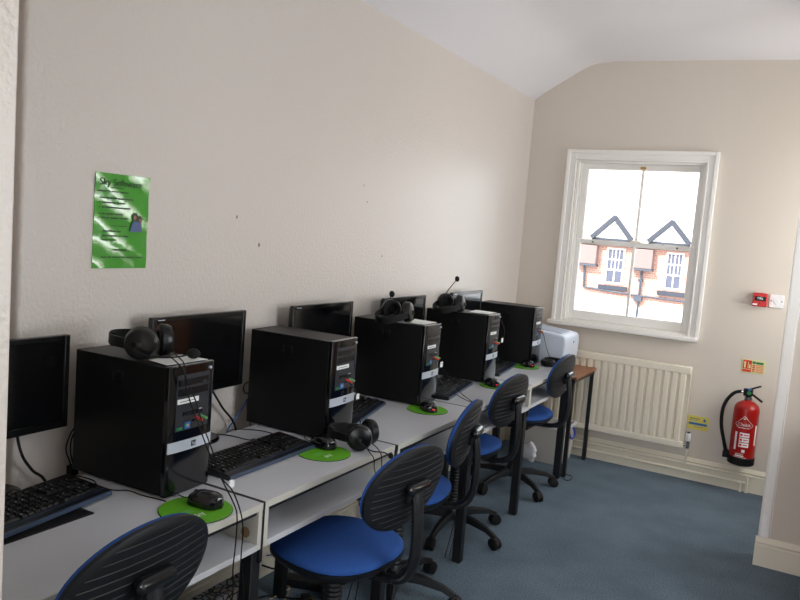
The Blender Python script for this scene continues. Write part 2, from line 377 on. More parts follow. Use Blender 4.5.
for wx, ww in ((-7.2, .95), (-4.28, .85), (-10.1, .95), (-1.5, .9)):
    b = B(); frame_ring(b, wx - ww / 2, wx + ww / 2, OZ - .42, OZ + 1.45, -.06, .02, .09); b.box(wx - .03, wx + .03, -.05, .01, OZ - .4, OZ + 1.4)
    b.box(wx - ww / 2, wx + ww / 2, -.05, .01, OZ + .28, OZ + .36); b.box(wx - ww / 2, wx + ww / 2, -.05, .01, OZ + .82, OZ + .88); b.box(wx - .2, wx - .17, -.05, .01, OZ + .3, OZ + 1.4); b.box(wx + .17, wx + .2, -.05, .01, OZ + .3, OZ + 1.4)
    f = ob(b, 'window_frame', 'render'); B().box(wx - ww / 2, wx + ww / 2, -.02, .0, OZ - .35, OZ + 1.4).make('window_pane', 'panelblue', f)
    bsil = B().box(wx - ww / 2 - .25, wx + ww / 2 + .25, -.2, 0, OZ - .72, OZ - .50); bsil.make('window_ledge', 'barge', f)
for px0, px1 in ((-9.11, -8.11), (-6.27, -5.29), (-3.3, -2.35)):
    ob(B().box(px0, px1, -.45, 0, OZ + .52, OZ + 1.5), 'hopper_box', 'panelpink', bev=.03)
    ob(B().box(px0 - .04, px1 + .04, -.5, 0, OZ + .42, OZ + .52), 'hopper_base', 'pipeblk')
b = B(); b.tube([(-8.73, -.15, OZ + .42), (-8.68, -.15, OZ - .75)], .06, smooth=1); b.tube([(-8.68, -.15, OZ - .72), (-6.2, -.15, OZ - .86), (-2.4, -.15, OZ - .95)], .05, smooth=1)
b.tube([(-5.8, -.15, OZ + .42), (-5.83, -.15, OZ - 2.4)], .06, smooth=1); b.box(-6.05, -5.65, -.25, 0, OZ - 1.15, OZ - .9); b.box(-5.93, -5.72, -.24, 0, OZ - .15, OZ - .02)
ob(b, 'drain_pipe', 'pipeblk')
ob(B().box(-22, 14, -.12, 0, OZ - 1.95, OZ - 1.45), 'stone_ledge', 'render')
tag(B().box(-60, 60, D + 1, FY + 30, -6.2, -6.0).make('street_ground', 'street'), 'street surface between this building and the brick one', 'street')

# ------------------------------------------------------------------ radiator, pipes, fire gear on the far wall
t = thing('radiator', 'long cream ribbed panel radiator under the window', 'radiator', (0, 0, 0))
x0, x1, z0, z1 = .20, 1.180, .222, .775
yb, yf = D - .045, D - .095
N = 18; pw = (x1 - x0 - .04) / N; pts = []
for i in range(N):
    xa = x0 + .02 + i * pw
    pts += [(xa + pw * .04, yf + .016), (xa + pw * .20, yf), (xa + pw * .72, yf), (xa + pw * .88, yf + .016)]
b = B()
ring = [(x0, yb), (x0, yf + .004)] + pts + [(x1, yf + .004), (x1, yb)]
b.prism([(p[0], p[1]) for p in ring], 'z', z0 + .04, z1 - .045)
b.make('ribbed_panel', 'cream', t, ang=20)
b = B(); b.box(x0, x1, yf - .002, yb, z1 - .05, z1); b.make('top_rail', 'cream', t, bev=.006)
b = B(); b.box(x0, x1, yf - .002, yb, z0, z0 + .045); b.make('bottom_rail', 'cream', t, bev=.006)
b = B(); b.box(x0 + .1, x0 + .14, yb, D, .35, .7); b.box(x1 - .14, x1 - .1, yb, D, .35, .7); b.make('wall_bracket', 'cream', t)
b = B(); b.cyl((x1, D - .07, .245), (1.205, D - .07, .245), .010); b.cyl((1.205, D - .07, .225), (1.205, D - .07, .275), .014); b.make('valve_body', 'chrome', t)
b = B(); b.lathe([(.012, 0), (.017, .008), (.017, .05), (.012, .058)], (1.205, D - .07, .272)); v = b.make('valve_cap', 'white', t)
b = B(); b.cyl((1.205, D - .07, .318), (1.205, D - .07, .337), .011); b.make('valve_top', 'panel', t)
b = B(); b.tube([(1.205, D - .07, .23), (1.203, D - .06, .16), (1.20, D - .045, .10)], .007); b.make('valve_pipe', 'cream', t)
for nm, z, xe, lab in (('heating_pipe', .112, 1.587, 'upper cream heating pipe along the far skirting'), ('heating_pipe', .062, 1.552, 'lower cream heating pipe along the far skirting')):
    b = B(); b.tube([(.0, D - .034, z), (.5, D - .034, z), (xe - .05, D - .034, z), (xe - .012, D - .034, z), (xe, D - .036, z - .014), (xe, D - .036, .03), (xe, D - .036, .001)], .009, n=10)
    b.box(.8, .815, D - .036, D - .015, z - .01, z + .01)
    tag(b.make(nm, 'cream'), lab, 'pipe', 'heating pipes on the far skirting')

t = thing('fire_extinguisher', 'red fire extinguisher with black hose hung low on the far wall', 'fire extinguisher', (1.537, D - .088, .200)); t.scale = (.98, 1, .93)
R_ = .0775
b = B(); b.lathe([(R_, .05), (R_, .385), (R_ * .96, .405), (R_ * .8, .425), (R_ * .5, .441), (.022, .447), (.020, .47)], n=40); b.make('cylinder_body', 'red', t)
b = B(); b.lathe([(R_ * .93, 0), (R_ + .004, .006), (R_ + .005, .055), (R_, .058)], n=40); b.box(-.112, -.06, -.03, .03, .03, .075); b.make('black_base', 'rubber', t, bev=.003)
b = B(); b.cyl((0, 0, .465), (0, 0, .50), .017); b.box(-.032, .024, -.02, .02, .480, .528); b.make('valve_head', 'rubber', t, bev=.004)
b = B(); b.cyl((0, 0, .455), (0, 0, .472), .024); b.make('neck_ring', 'chrome', t)
def bar(b, p, q, wd, th):
    p = Vector(p); q = Vector(q); d = (q - p); a = math.atan2(d.z, d.x)
    b.box(0, d.length, -wd / 2, wd / 2, -th / 2, th / 2, Matrix.Translation(p) @ Matrix.Rotation(-a, 4, 'Y'))
b = B(); bar(b, (-.01, 0, .52), (.068, 0, .560), .022, .010); b.make('squeeze_lever', 'rubber', t, bev=.002)
b = B(); bar(b, (0, 0, .508), (.085, 0, .452), .022, .012); b.make('carrying_handle', 'rubber', t, bev=.002)
b = B(); b.cyl((.004, -.024, .504), (.004, -.012, .504), .013); b.make('pressure_gauge', 'signgreen', t)
b = B(); b.box(-.006, .014, -.022, -.008, .522, .534); b.make('safety_tab', 'nblue', t)
b = B(); b.cyl((-.024, 0, .505), (-.048, 0, .505), .009); b.make('hose_fitting', 'chrome', t)
b = B(); b.tube([(-.045, 0, .505), (-.085, -.005, .488), (-.125, -.005, .43), (-.145, 0, .35), (-.140, 0, .24), (-.115, 0, .14), (-.098, 0, .075), (-.095, 0, .05)], lambda u: .0115 if u < .92 else .014, n=12, smooth=5); b.make('hose', 'rubber', t)
b = B(); b.box(-.03, .03, R_ - .004, R_ + .010, .30, .42); b.make('wall_bracket', 'steel', t)
# curved label artwork wrapped on the cylinder front (-Y)
def wrap(me_obj, r):
    for v in me_obj.data.vertices:
        a = v.co.x / r; dd = -(v.co.y)
        rr = r + .0006 + max(0, dd - 0) * 0
        v.co.x, v.co.y = rr * math.sin(a), -rr * math.cos(a)
def strip(x0_, x1_, z0_, z1_, name, m, off=0):
    b = B(); n = max(1, int(abs(x1_ - x0_) / .006)); r = R_ + .0008 + off
    cols = [(r * math.sin((x0_ + (x1_ - x0_) * i / n) / r), -r * math.cos((x0_ + (x1_ - x0_) * i / n) / r)) for i in range(n + 1)]
    inn = [(x_ * .99, y_ * .99) for x_, y_ in cols]
    b.prism(cols + inn[::-1], 'z', z0_, z1_)
    return b.make(name, m, t)
# diamond badge outline
b = B(); r = R_ + .0009
dia = [(0, .345), (.058, .282), (0, .262), (-.058, .282)]
def cyl_line(b, p, q, th):
    n = 8
    pts = [(p[0] + (q[0] - p[0]) * i / n, p[1] + (q[1] - p[1]) * i / n) for i in range(n + 1)]
    b.tube([(r * math.sin(x_ / r), -r * math.cos(x_ / r), z_) for x_, z_ in pts], th, n=6, smooth=1)
cyl_line(b, (0, .350), (.056, .290), .0014); cyl_line(b, (0, .350), (-.056, .290), .0014); cyl_line(b, (-.056, .288), (-.04, .272), .0012); cyl_line(b, (.056, .288), (.04, .272), .0012); cyl_line(b, (-.035, .268), (.035, .268), .0022); cyl_line(b, (-.006, .332), (.006, .332), .004)
b.make('label_badge', 'white', t)
o = text('label_lettering', 'Chubb', .029, 'white', t, (0, 0, 0), '-y', 'CENTER', 0.0003, bold=.0007); o.data.transform(Matrix.Translation((0, 0, .290))); wrap(o, R_)
strip(-.050, -.036, .110, .235, 'label_panel', 'white')
for z_ in (.205, .170, .135): strip(-.020, .040, z_, z_ + .030, 'label_panel', 'white'); strip(-.016, -.002, z_ + .008, z_ + .022, 'label_print', 'signred', .0008); strip(.006, .034, z_ + .012, z_ + .018, 'label_print', 'signred', .0008)
strip(.002, .022, .097, .117, 'label_panel', 'white'); strip(-.035, .015, .083, .087, 'label_panel', 'white'); strip(-.035, .018, .068, .077, 'label_panel', 'white'); strip(-.045, .035, .061, .064, 'label_panel', 'white')
strip(.080, .094, .15, .29, 'side_label', 'paper')

t = thing('fire_alarm_call_point', 'small red fire alarm call point beside a white blank plate', 'fire alarm', (1.530, D, 1.266))
bx('housing', 'redp', t, -.042, .042, -.045, 0, -.043, .043, .004)
bx('break_panel', 'blk', t, -.030, .034, -.047, -.0445, -.006, .022)
text('lettering', 'FIRE', .020, 'white', t, (.002, -.0475, .009), '-y', 'CENTER')
bx('call_label', 'white', t, -.040, -.012, -.047, -.0445, -.036, -.025)
b = B(); b.cyl((0, -.0475, -.020), (0, -.0445, -.020), .004); b.make('test_key_hole', 'blk', t)
t = thing('blank_wall_plate', 'white square electrical plate right of the red alarm point', 'wall plate', (1.625, D, 1.266))
bx('plate', 'white', t, -.042, .042, -.010, 0, -.042, .042, .003)
b = B(); b.lathe([(.017, 0), (.016, .003)], (0, -.010, 0), (0, -1, 0)); b.make('centre_disc', 'white', t)
for x in (-.030, .030):
    b = B(); b.cyl((x, -.0125, 0), (x, -.009, 0), .004, n=10); b.make('screw', 'panel', t)

t = thing('fire_extinguisher_sign', 'small red and yellow extinguisher sign above the fire extinguisher', 'sign', (1.472, D, .784))
bx('sign_board', 'signbg', t, 0, .135, -.003, 0, 0, .086)
bx('red_field', 'signred', t, .005, .056, -.004, -.003, .024, .081); bx('red_field', 'signred', t, .005, .056, -.004, -.003, .005, .020)
b = B(); b.box(.012, .022, -.005, -.004, .030, .066); b.box(.013, .021, -.005, -.004, .066, .073); b.box(.034, .038, -.005, -.004, .030, .072); b.prism([(.040, .03), (.052, .03), (.050, .052), (.044, .060)], 'y', -.005, -.004); b.make('pictogram', 'signbg', t)
bx('green_heading', 'signgreen', t, .060, .078, -.004, -.003, .062, .078); bx('green_heading', 'signgreen', t, .081, .125, -.004, -.003, .062, .076)
for i in range(5): bx('text_block', 'signor', t, .082, .127, -.004, -.003, .008 + i * .0105, .015 + i * .0105)
for i in range(4): bx('text_block', 'signred', t, .062, .077, -.004, -.003, .010 + i * .012, .018 + i * .012)
t = thing('yellow_notice', 'small yellow notice with a blue band right of the radiator', 'notice', (1.182, D, .346))
bx('notice_card', 'yellow', t, 0, .131, -.002, 0, 0, .094)
bx('blue_band', 'nblue', t, .008, .122, -.003, -.002, .032, .048)
for i, (a_, c_) in enumerate(((.010, .075), (.010, .062))): bx('print_line', 'nblue' if i else 'blk', t, a_, c_, -.003, -.002, .073 - i * .012, .077 - i * .012)
bx('print_emblem', 'nblue', t, .098, .112, -.003, -.002, .060, .080); bx('print_line', 'stuffgrey', t, .04, .1, -.003, -.002, .020, .023)

# ------------------------------------------------------------------ poster
t = thing('poster', 'green laminated A4 poster with black text stuck on left wall', 'poster', (LX, 1.524, 1.340), 0)
b = B(); nx, nz = 12, 16; W_, H_ = .210, .296
G = [[b.bm.verts.new((.0020 + .0016 * math.sin(j * .9 + i * .5) + .0025 * (j / nz) ** 2 + .002 * (i / nx - .5) ** 2, W_ * i / nx, H_ * j / nz)) for i in range(nx + 1)] for j in range(nz + 1)]
Gb = [[b.bm.verts.new((v.co.x - .0012, v.co.y, v.co.z)) for v in row] for row in G]
for j in range(nz):
    for i in range(nx):
        b.bm.faces.new((G[j][i], G[j][i + 1], G[j + 1][i + 1], G[j + 1][i])); b.bm.faces.new((Gb[j][i], Gb[j + 1][i], Gb[j + 1][i + 1], Gb[j][i + 1]))
for j in range(nz):
    b.bm.faces.new((G[j][0], G[j + 1][0], Gb[j + 1][0], Gb[j][0])); b.bm.faces.new((G[j][nx], Gb[j][nx], Gb[j + 1][nx], G[j + 1][nx]))
for i in range(nx):
    b.bm.faces.new((G[0][i], Gb[0][i], Gb[0][i + 1], G[0][i + 1])); b.bm.faces.new((G[nz][i], G[nz][i + 1], Gb[nz][i + 1], Gb[nz][i]))
b.make('laminated_sheet', 'lime', t)
PX = .0075
text('title_lettering', 'Sky Software', .031, 'dgreen', t, (PX, .014, .268), '+x', 'LEFT', .0003)
def words(y0, z, spec, h=.0045, m='dgreen', nm='text_line'):
    b = B(); y = y0
    for wl in spec: b.box(PX - .0005, PX + .0002, y, y + wl, z, z + h); y += wl + .006
    b.make(nm, m, t)
words(.055, .252, (.05,), .002); words(.010, .238, (.030, .008, .028, .03), .004)
for z, sp in ((.217, (.008, .040, .022, .030)), (.203, (.032, .012, .030)), (.188, (.008, .034, .020, .028)), (.168, (.010, .026, .03)), (.156, (.012, .008, .030, .03)),):
    words(.026, z, sp, .0045, 'print'); B().ell((PX, .016, z + .003), (.0006, .002, .002), 8).make('bullet', 'blk', t)
words(.06, .133, (.028, .03), .002); words(.034, .115, (.012, .028, .014), .0045, 'print'); words(.034, .100, (.02, .028, .008, .022), .0045, 'print'); words(.034, .087, (.016, .026), .0045, 'print'); words(.078, .056, (.018, .022), .005)
words(.028, .034, (.02, .012, .03, .012, .03, .03), .003)
b = B(); b.prism([(.135, .118), (.182, .118), (.180, .150), (.168, .156), (.160, .148), (.152, .158), (.142, .140)], 'x', PX - .0005, PX + .0003); b.make('printed_couple', 'pblue', t)
b = B(); b.ell((PX, .155, .166), (.0008, .010, .013), 12); b.ell((PX, .173, .158), (.0008, .009, .012), 12); b.make('printed_hair', 'pbrown', t)
b = B(); b.ell((PX + .0006, .153, .163), (.0008, .006, .008), 12); b.ell((PX + .0006, .175, .155), (.0008, .0055, .007), 12); b.make('printed_faces', 'skin', t)

# ------------------------------------------------------------------ desks
ys_ = [.862, 1.608, 2.3615, 3.129, 3.882, 4.690]
XF = [.540, .538, .545, .535, .530]
HD = .739
desk_lab = ['pale grey desk nearest the camera, holding the first tower', 'pale grey desk second from the camera, headset on its front edge', 'pale grey desk in the middle of the row', 'pale grey desk second from the printer table', 'pale grey desk at the far end, next to the printer table']
for k in range(5):
    a_, c_ = ys_[k] + .0105, ys_[k + 1] - .0035; xf = XF[k]
    t = thing('computer_desk', desk_lab[k], 'desk', (0, 0, 0), 0, 'computer desks along the left wall')
    bx('desktop', 'melamine', t, 0, xf - .002, a_, c_, HD - .020, HD, .0015)
    bx('front_edging', 'edge', t, xf - .002, xf, a_, c_, HD - .020, HD)
    bx('side_panel', 'edge', t, .03, xf - .001, a_, a_ + .016, .603, HD - .0205, .001); s2 = bx('side_panel', 'edge', t, .03, xf - .001, c_ - .016, c_, .603, HD - .0205, .001)
    bx('shelf', 'melamine', t, .03, xf, a_ + .0165, c_ - .0165, .603, .621, .001)
    bx('back_panel', 'melamine', t, .012, .028, a_, c_, .265, HD - .0205)
    bx('front_rail', 'steel', t, xf - .022, xf - .008, a_ + .0165, c_ - .0165, HD - .033, HD - .0205)
    if k == 0:
        b = B(); b.cyl(((.495), c_ - .0185, .647), ((.495), c_ - .0155, .647), .0155, n=24); b.make('cable_hole_plug', 'tan', s2)
    # black steel side frame standing at the near end of each desk
    b = B(); b.box(0, xf - .002, ys_[k] - .003, ys_[k] + .010, .560, HD - .0008); b.make('side_frame', 'steel', t)
    for x in (xf - .052, .035):
        if k > 0 or True: bx('leg', 'steel', t, x, x + .042, ys_[k] - .026, ys_[k] + .014, 0, .602 if k else .602, .003)
    if k == 4:
        b = B(); b.box(0, xf - .002, c_ + .0005, c_ + .0085, .560, HD - .0008); b.make('side_frame', 'steel', t)
        for x in (xf - .052, .035): bx('leg', 'steel', t, x, x + .042, c_ - .034, c_ + .0085, 0, .602, .003)

# brown printer table
t = thing('side_table', 'low brown wood topped table with thin black legs under the printer', 'table', (0, 0, 0))
bt0, bt1, btz = 4.712, 5.235, .672
bx('table_top', 'wood', t, .02, .556, bt0, bt1, btz - .018, btz, .002)
b = B(); b.box(.03, .545, bt0 + .01, bt0 + .03, btz - .045, btz - .018); b.box(.03, .545, bt1 - .03, bt1 - .01, btz - .045, btz - .018); b.box(.52, .54, bt0 + .03, bt1 - .03, btz - .045, btz - .018); b.box(.03, .05, bt0 + .03, bt1 - .03, btz - .045, btz - .018); b.make('steel_apron', 'steel', t)
for x in (.517, .03):
    for y in (bt0 + .006, bt1 - .032): bx('leg', 'steel', t, x, x + .026, y, y + .026, 0, btz - .0455, .002)

# printer
t = thing('printer', 'pale grey laser printer on the brown table below the window', 'printer', (.25, 4.90, btz), 0)
b = B()
side = [(-.19, .012), (.185, .012), (.198, .05), (.205, .20), (.200, .235), (.185, .252), (.10, .262), (-.06, .272), (-.10, .300), (-.19, .295)]
b.prism(side, 'y', -.165, .160); b.make('printer_body', 'printer', t, bev=.012, seg=3)
b = B(); b.prism([(-.06, .266), (.15, .252), (.15, .262), (.02, .272), (-.05, .285)], 'y', -.10, .10); b.make('output_tray', 'printer2', t, bev=.003)
b = B(); b.box(-.12, .17, -.14, .135, .0, .013); b.make('printer_foot', 'panel', t)
b = B(); b.cyl((.204, .02, .20), (.2065, .02, .20), .007); b.make('printer_emblem', 'panel', t)
b = B(); b.box(-.02, -.012, -.1665, -.164, .17, .185); b.make('side_button', 'panel', t)

# orange wooden cupboard at the right pier
t = thing('wooden_cupboard', 'orange varnished wooden cupboard edge at the bottom right against the pier', 'cupboard', (1.925, 3.60, 0))
bx('cupboard_carcass', 'orange', t, 0, .40, 0, .44, .0, .78, .004); bx('cupboard_door', 'orange', t, .01, .39, -.018, -.0005, .02, .76, .003)

TOW, MON, KEY = [], [], []
# ------------------------------------------------------------------ computers
def tower(y, x, label, rz=.03):
    t = thing('computer_tower', label, 'computer', (x, y, HD), rz, 'computer towers on the desks')
    W2 = .0875; H2 = .370; DX = .327; X0 = -.045
    b = B(); b.box(X0, DX - .014, -W2, W2, .006, H2); for_feet = [(.03, -.06), (.03, .06), (.28, -.06), (.28, .06)]
    for fx, fy in for_feet: b.box(fx - .012, fx + .012, fy - .01, fy + .01, 0, .0065)
    b.make('case', 'case', t, bev=.002)
    b = B(); b.box(.105, .150, -W2 - .0012, -W2 + .001, H2 - .075, H2 - .040); o = b.make('side_latch', 'slot', t, bev=.001)
    for i in range(5): B().box(.111, .115, -W2 - .002, -W2, H2 - .070 + i * .006, H2 - .067 + i * .006).make('latch_rib', 'panel', o)
    # bezel: slightly bulged front
    b = B(); n = 12; pts = [(DX - .014, -W2 - .001)] + [(DX + .007 * math.cos(a_), (W2 + .001) * math.sin(a_)) for a_ in [(-PI / 2 + PI * i / n) * .98 for i in range(n + 1)]] + [(DX - .014, W2 + .001)]
    pts = [(p[0] if abs(p[1]) < W2 * .995 else min(p[0], DX), p[1]) for p in pts]
    b.prism(pts, 'z', .004, H2 + .002); f = b.make('front_bezel', 'gloss', t, bev=.002, ang=50)
    def patch(nm, m, u0, u1, v0, v1, off=.001, par=f, bev=0):
        """panel following the bulge; u across 0..1 (left to right seen from front), v height 0..1"""
        bb = B(); n = 6; ou = []; inn = []
        for i in range(n + 1):
            yy = (-1 + 2 * (u0 + (u1 - u0) * i / n)) * W2; xx = DX + .007 * math.sqrt(max(0, 1 - (yy / (W2 + .001)) ** 2))
            ou.append((xx + off, yy)); inn.append((xx - .004, yy))
        bb.prism(ou + inn[::-1], 'z', v0 * H2, v1 * H2); return bb.make(nm, m, par, bev=bev)
    patch('silver_band', 'silver', .01, .99, .345, .428, .002, t)
    g = patch('drive_panel', 'panel', .14, .88, .505, .935)
    patch('optical_drive', 'slot', .17, .85, .85, .90, .0022); patch('optical_drive', 'slot', .17, .85, .775, .83, .0022)
    patch('eject_button', 'panel', .70, .80, .855, .868, .0032)
    patch('card_reader', 'slot', .28, .74, .615, .65, .0022); patch('card_slot', 'silver', .62, .71, .645, .652, .0032); patch('card_slot', 'panel', .30, .45, .620, .626, .0032)
    patch('usb_port', 'slot', .50, .56, .56, .575, .0022); patch('usb_port', 'slot', .62, .68, .56, .575, .0022)
    patch('asset_sticker', 'paper', .16, .62, .715, .752, .003); patch('sticker_print', 'panel', .20, .55, .730, .735, .0036)
    patch('licence_sticker', 'nblue', .33, .45, .515, .565, .003); patch('licence_mark', 'greenplug', .36, .39, .53, .55, .0036); patch('licence_mark', 'signor', .39, .42, .53, .55, .0036)
    patch('energy_sticker', 'signgreen', .16, .28, .515, .535, .003)
    patch('emblem_plate', 'panel', .50, .60, .365, .408, .003)
    text('emblem_lettering', 'hp', .014, 'silver', t, (DX + .0106, .0095, .387 * H2), '+x', 'CENTER')
    b = B(); b.cyl((DX + .008, .012, .590 * H2), (DX + .034, .012, .575 * H2), .0045, n=10); b.make('microphone_plug', 'pinkplug', t)
    b = B(); b.cyl((DX + .008, .034, .590 * H2), (DX + .030, .036, .578 * H2), .0040, n=10); b.make('headphone_plug', 'greenplug', t)
    b = B(); b.cyl((DX + .006, W2 * .72, .962 * H2), (DX + .0125, W2 * .72, .962 * H2), .004, n=12); b.make('power_button', 'silver', t)
    return t
TOW.append(tower(1.520, -.010, 'black computer tower nearest the camera with a headset lying on top', rz=.030))
TOW.append(tower(2.290, -.002, 'second black computer tower, bare top, above the second green mouse pad'))
TOW.append(tower(3.032, -.008, 'third black computer tower, headset with raised microphone on top'))
TOW.append(tower(3.780, -.008, 'fourth black computer tower, under the headset with the tallest microphone'))
TOW.append(tower(4.545, -.012, 'black computer tower farthest away, next to the printer'))

def monitor(yc, x, label, w=.452, h=.283, zb=.904, rz=0):
    t = thing('monitor', label, 'monitor', (x, yc, HD), rz, 'monitors along the left wall')
    z0 = zb - HD; z1 = z0 + h; T = .017
    b = B(); frame_ring(b, 0, 0, 0, 0, 0, 0, 0) if False else None
    b = B(); x0, x1 = -.018, .002
    b.box(x0, x1, -w / 2, -w / 2 + T, z0, z1); b.box(x0, x1, w / 2 - T, w / 2, z0, z1); b.box(x0, x1, -w / 2 + T, w / 2 - T, z0, z0 + T * 1.25); b.box(x0, x1, -w / 2 + T, w / 2 - T, z1 - T, z1)
    b.make('screen_bezel', 'bezel', t, bev=.0025)
    bx('screen', 'screen', t, -.012, -.002, -w / 2 + T, w / 2 - T, z0 + T * 1.25, z1 - T)
    b = B(); b.box(-.032, -.0185, -w / 2 + .01, w / 2 - .01, z0 + .008, z1 - .008); b.box(-.048, -.032, -w / 3, w / 3, z0 + .04, z1 - .05); b.make('rear_shell', 'bezel', t, bev=.006)
    b = B(); b.box(-.046, -.030, -.03, .03, .010, z0 + .06); b.make('stand_neck', 'bezel', t, bev=.004)
    b = B(); b.lathe([(.080, 0), (.080, .006), (.072, .012)], (.0, 0, 0), n=32); o = b.make('stand_base', 'bezel', t)
    bx('brand_strip', 'silver', t, .002, .0026, -w / 2 + .022, -w / 2 + .052, z1 - .011, z1 - .008)
    return t
MON.append(monitor(1.163, -.026, 'black monitor nearest the camera, cut by the left pier', h=.270, zb=.889))
MON.append(monitor(1.914, -.024, 'second black monitor from the camera, behind the first tower'))
MON.append(monitor(2.655, -.024, 'third black monitor from the camera, behind the second tower'))
MON.append(monitor(3.390, -.024, 'fourth black monitor, behind the third tower and its headset'))
MON.append(monitor(4.185, -.024, 'black monitor farthest away, behind the fourth tower'))

# ------------------------------------------------------------------ keyboards
rows = [(14, .006), (14, .0), (14, .004), (13, .008), (12, .012), (8, .0)]
def key_mesh(nm, w, d, h):
    b = B(); v = []
    for z, s in ((0, 1), (h, .78)):
        v.append([b.bm.verts.new((sx * d / 2 * s, sy * w / 2 * s, z)) for sx, sy in ((-1, -1), (1, -1), (1, 1), (-1, 1))])
    b.bridge(v[0], v[1]); b.bm.faces.new(v[0][::-1]); b.bm.faces.new(v[1])
    return b
key_o = {}
def keyboard(loc, rz, label, detailed):
    """local: +X towards the sitter (front edge), Y along its length"""
    t = thing('keyboard', label, 'keyboard', loc, rz, 'keyboards on the desks')
    L = .452; Dp = .165
    b = B(); b.prism([(-Dp / 2, .008), (-Dp / 2, .030), (Dp / 2 - .012, .017), (Dp / 2, .012), (Dp / 2, .004), (Dp / 2 - .006, 0), (-Dp / 2 + .01, .0)], 'y', -L / 2, L / 2)
    b.make('keyboard_body', 'kb', t, bev=.003)
    b = B(); b.prism([(Dp / 2 - .024, .0185), (Dp / 2 + .0008, .0128), (Dp / 2 + .0008, .003), (Dp / 2 - .004, .0005)], 'y', -L / 2 + .004, L / 2 - .004); b.make('front_strip', 'kbedge', t)  # front edge piece that carries the painted bluish sheen
    tilt = math.atan2(-.013, Dp)
    def at_(xl, yl): return (xl, yl, .030 - .013 * (xl + Dp / 2) / (Dp - .012) + .0002)
    spots = []
    for r in range(6):
        x = -Dp / 2 + .020 + r * .0205 + (.004 if r else 0)
        for c in range(15):
            if r == 5 and 4 <= c <= 8:
                if c == 4: spots.append((x, -L / 2 + .018 + 6 * .0192, 1))
                continue
            spots.append((x, -L / 2 + .018 + c * .0192, 0))
        for c in range(3):
            if r == 3: continue
            spots.append((x, -L / 2 + .322 + c * .0185, 0))
        if r:
            for c in range(4):
                if c == 3 and r % 2 == 0: continue
                spots.append((x, -L / 2 + .378 + c * .0165, 0))
    if detailed:
        for i, (x, y, s) in enumerate(spots[:100]):
            if s: o = key_mesh('key', .09, .0165, .006).make('key', 'key', t)
            elif 'k' not in key_o:
                o = key_mesh('key', .0160, .0165, .006).make('key', 'key', t); key_o['k'] = o
            else:
                o = key_o['k'].copy(); C.objects.link(o); o.parent = t
            o.location = at_(x, y); o.rotation_euler = (0, -tilt, 0)
        rest = spots[100:]
    else: rest = spots
    if rest:
        b = B()
        for x, y, s in rest:
            z = at_(x, y)[2]; v = []
            for zz, q in ((0, 1), (.006, .78)): v.append([b.bm.verts.new((x + sx * .00825 * q, y + sy * (.045 if s else .008) * q, z + zz)) for sx, sy in ((-1, -1), (1, -1), (1, 1), (-1, 1))])
            b.bridge(v[0], v[1]); b.bm.faces.new(v[1])
        o = b.make('keys', 'key', t); o['kind'] = 'stuff'
    # white legends
    b = B()
    for x, y, s in spots:
        if random.random() < .45:
            z = at_(x, y)[2] + .0063; b.box(x - .004, x - .0015, y - .004, y - .001, z, z + .0003)
    o = b.make('key_legends', 'legend', t); o['kind'] = 'stuff'
    b = B(); b.box(-Dp / 2 + .006, -Dp / 2 + .009, L / 2 - .045, L / 2 - .040, .0285, .0302); b.make('lock_light', 'redp', t)
    return t
KEY.append(keyboard((.148, 1.135, HD + .0045), math.radians(7.5), 'black keyboard nearest the camera, below the first monitor', True))
KEY.append(keyboard((.268, 1.895, HD), math.radians(1), 'black keyboard right of the nearest tower, second from the camera', True))
KEY.append(keyboard((.168, 2.635, HD), math.radians(14), 'black keyboard between the second and third towers', False))
KEY.append(keyboard((.250, 3.385, HD), math.radians(9), 'black keyboard between the third and fourth towers', False))
KEY.append(keyboard((.200, 4.170, HD), math.radians(8), 'black keyboard between the fourth and fifth towers', False))
# thin black sheet beneath the near keyboard
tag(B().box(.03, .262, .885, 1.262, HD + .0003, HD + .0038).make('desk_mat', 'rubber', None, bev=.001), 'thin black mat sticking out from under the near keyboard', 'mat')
o = bpy.data.objects['desk_mat']

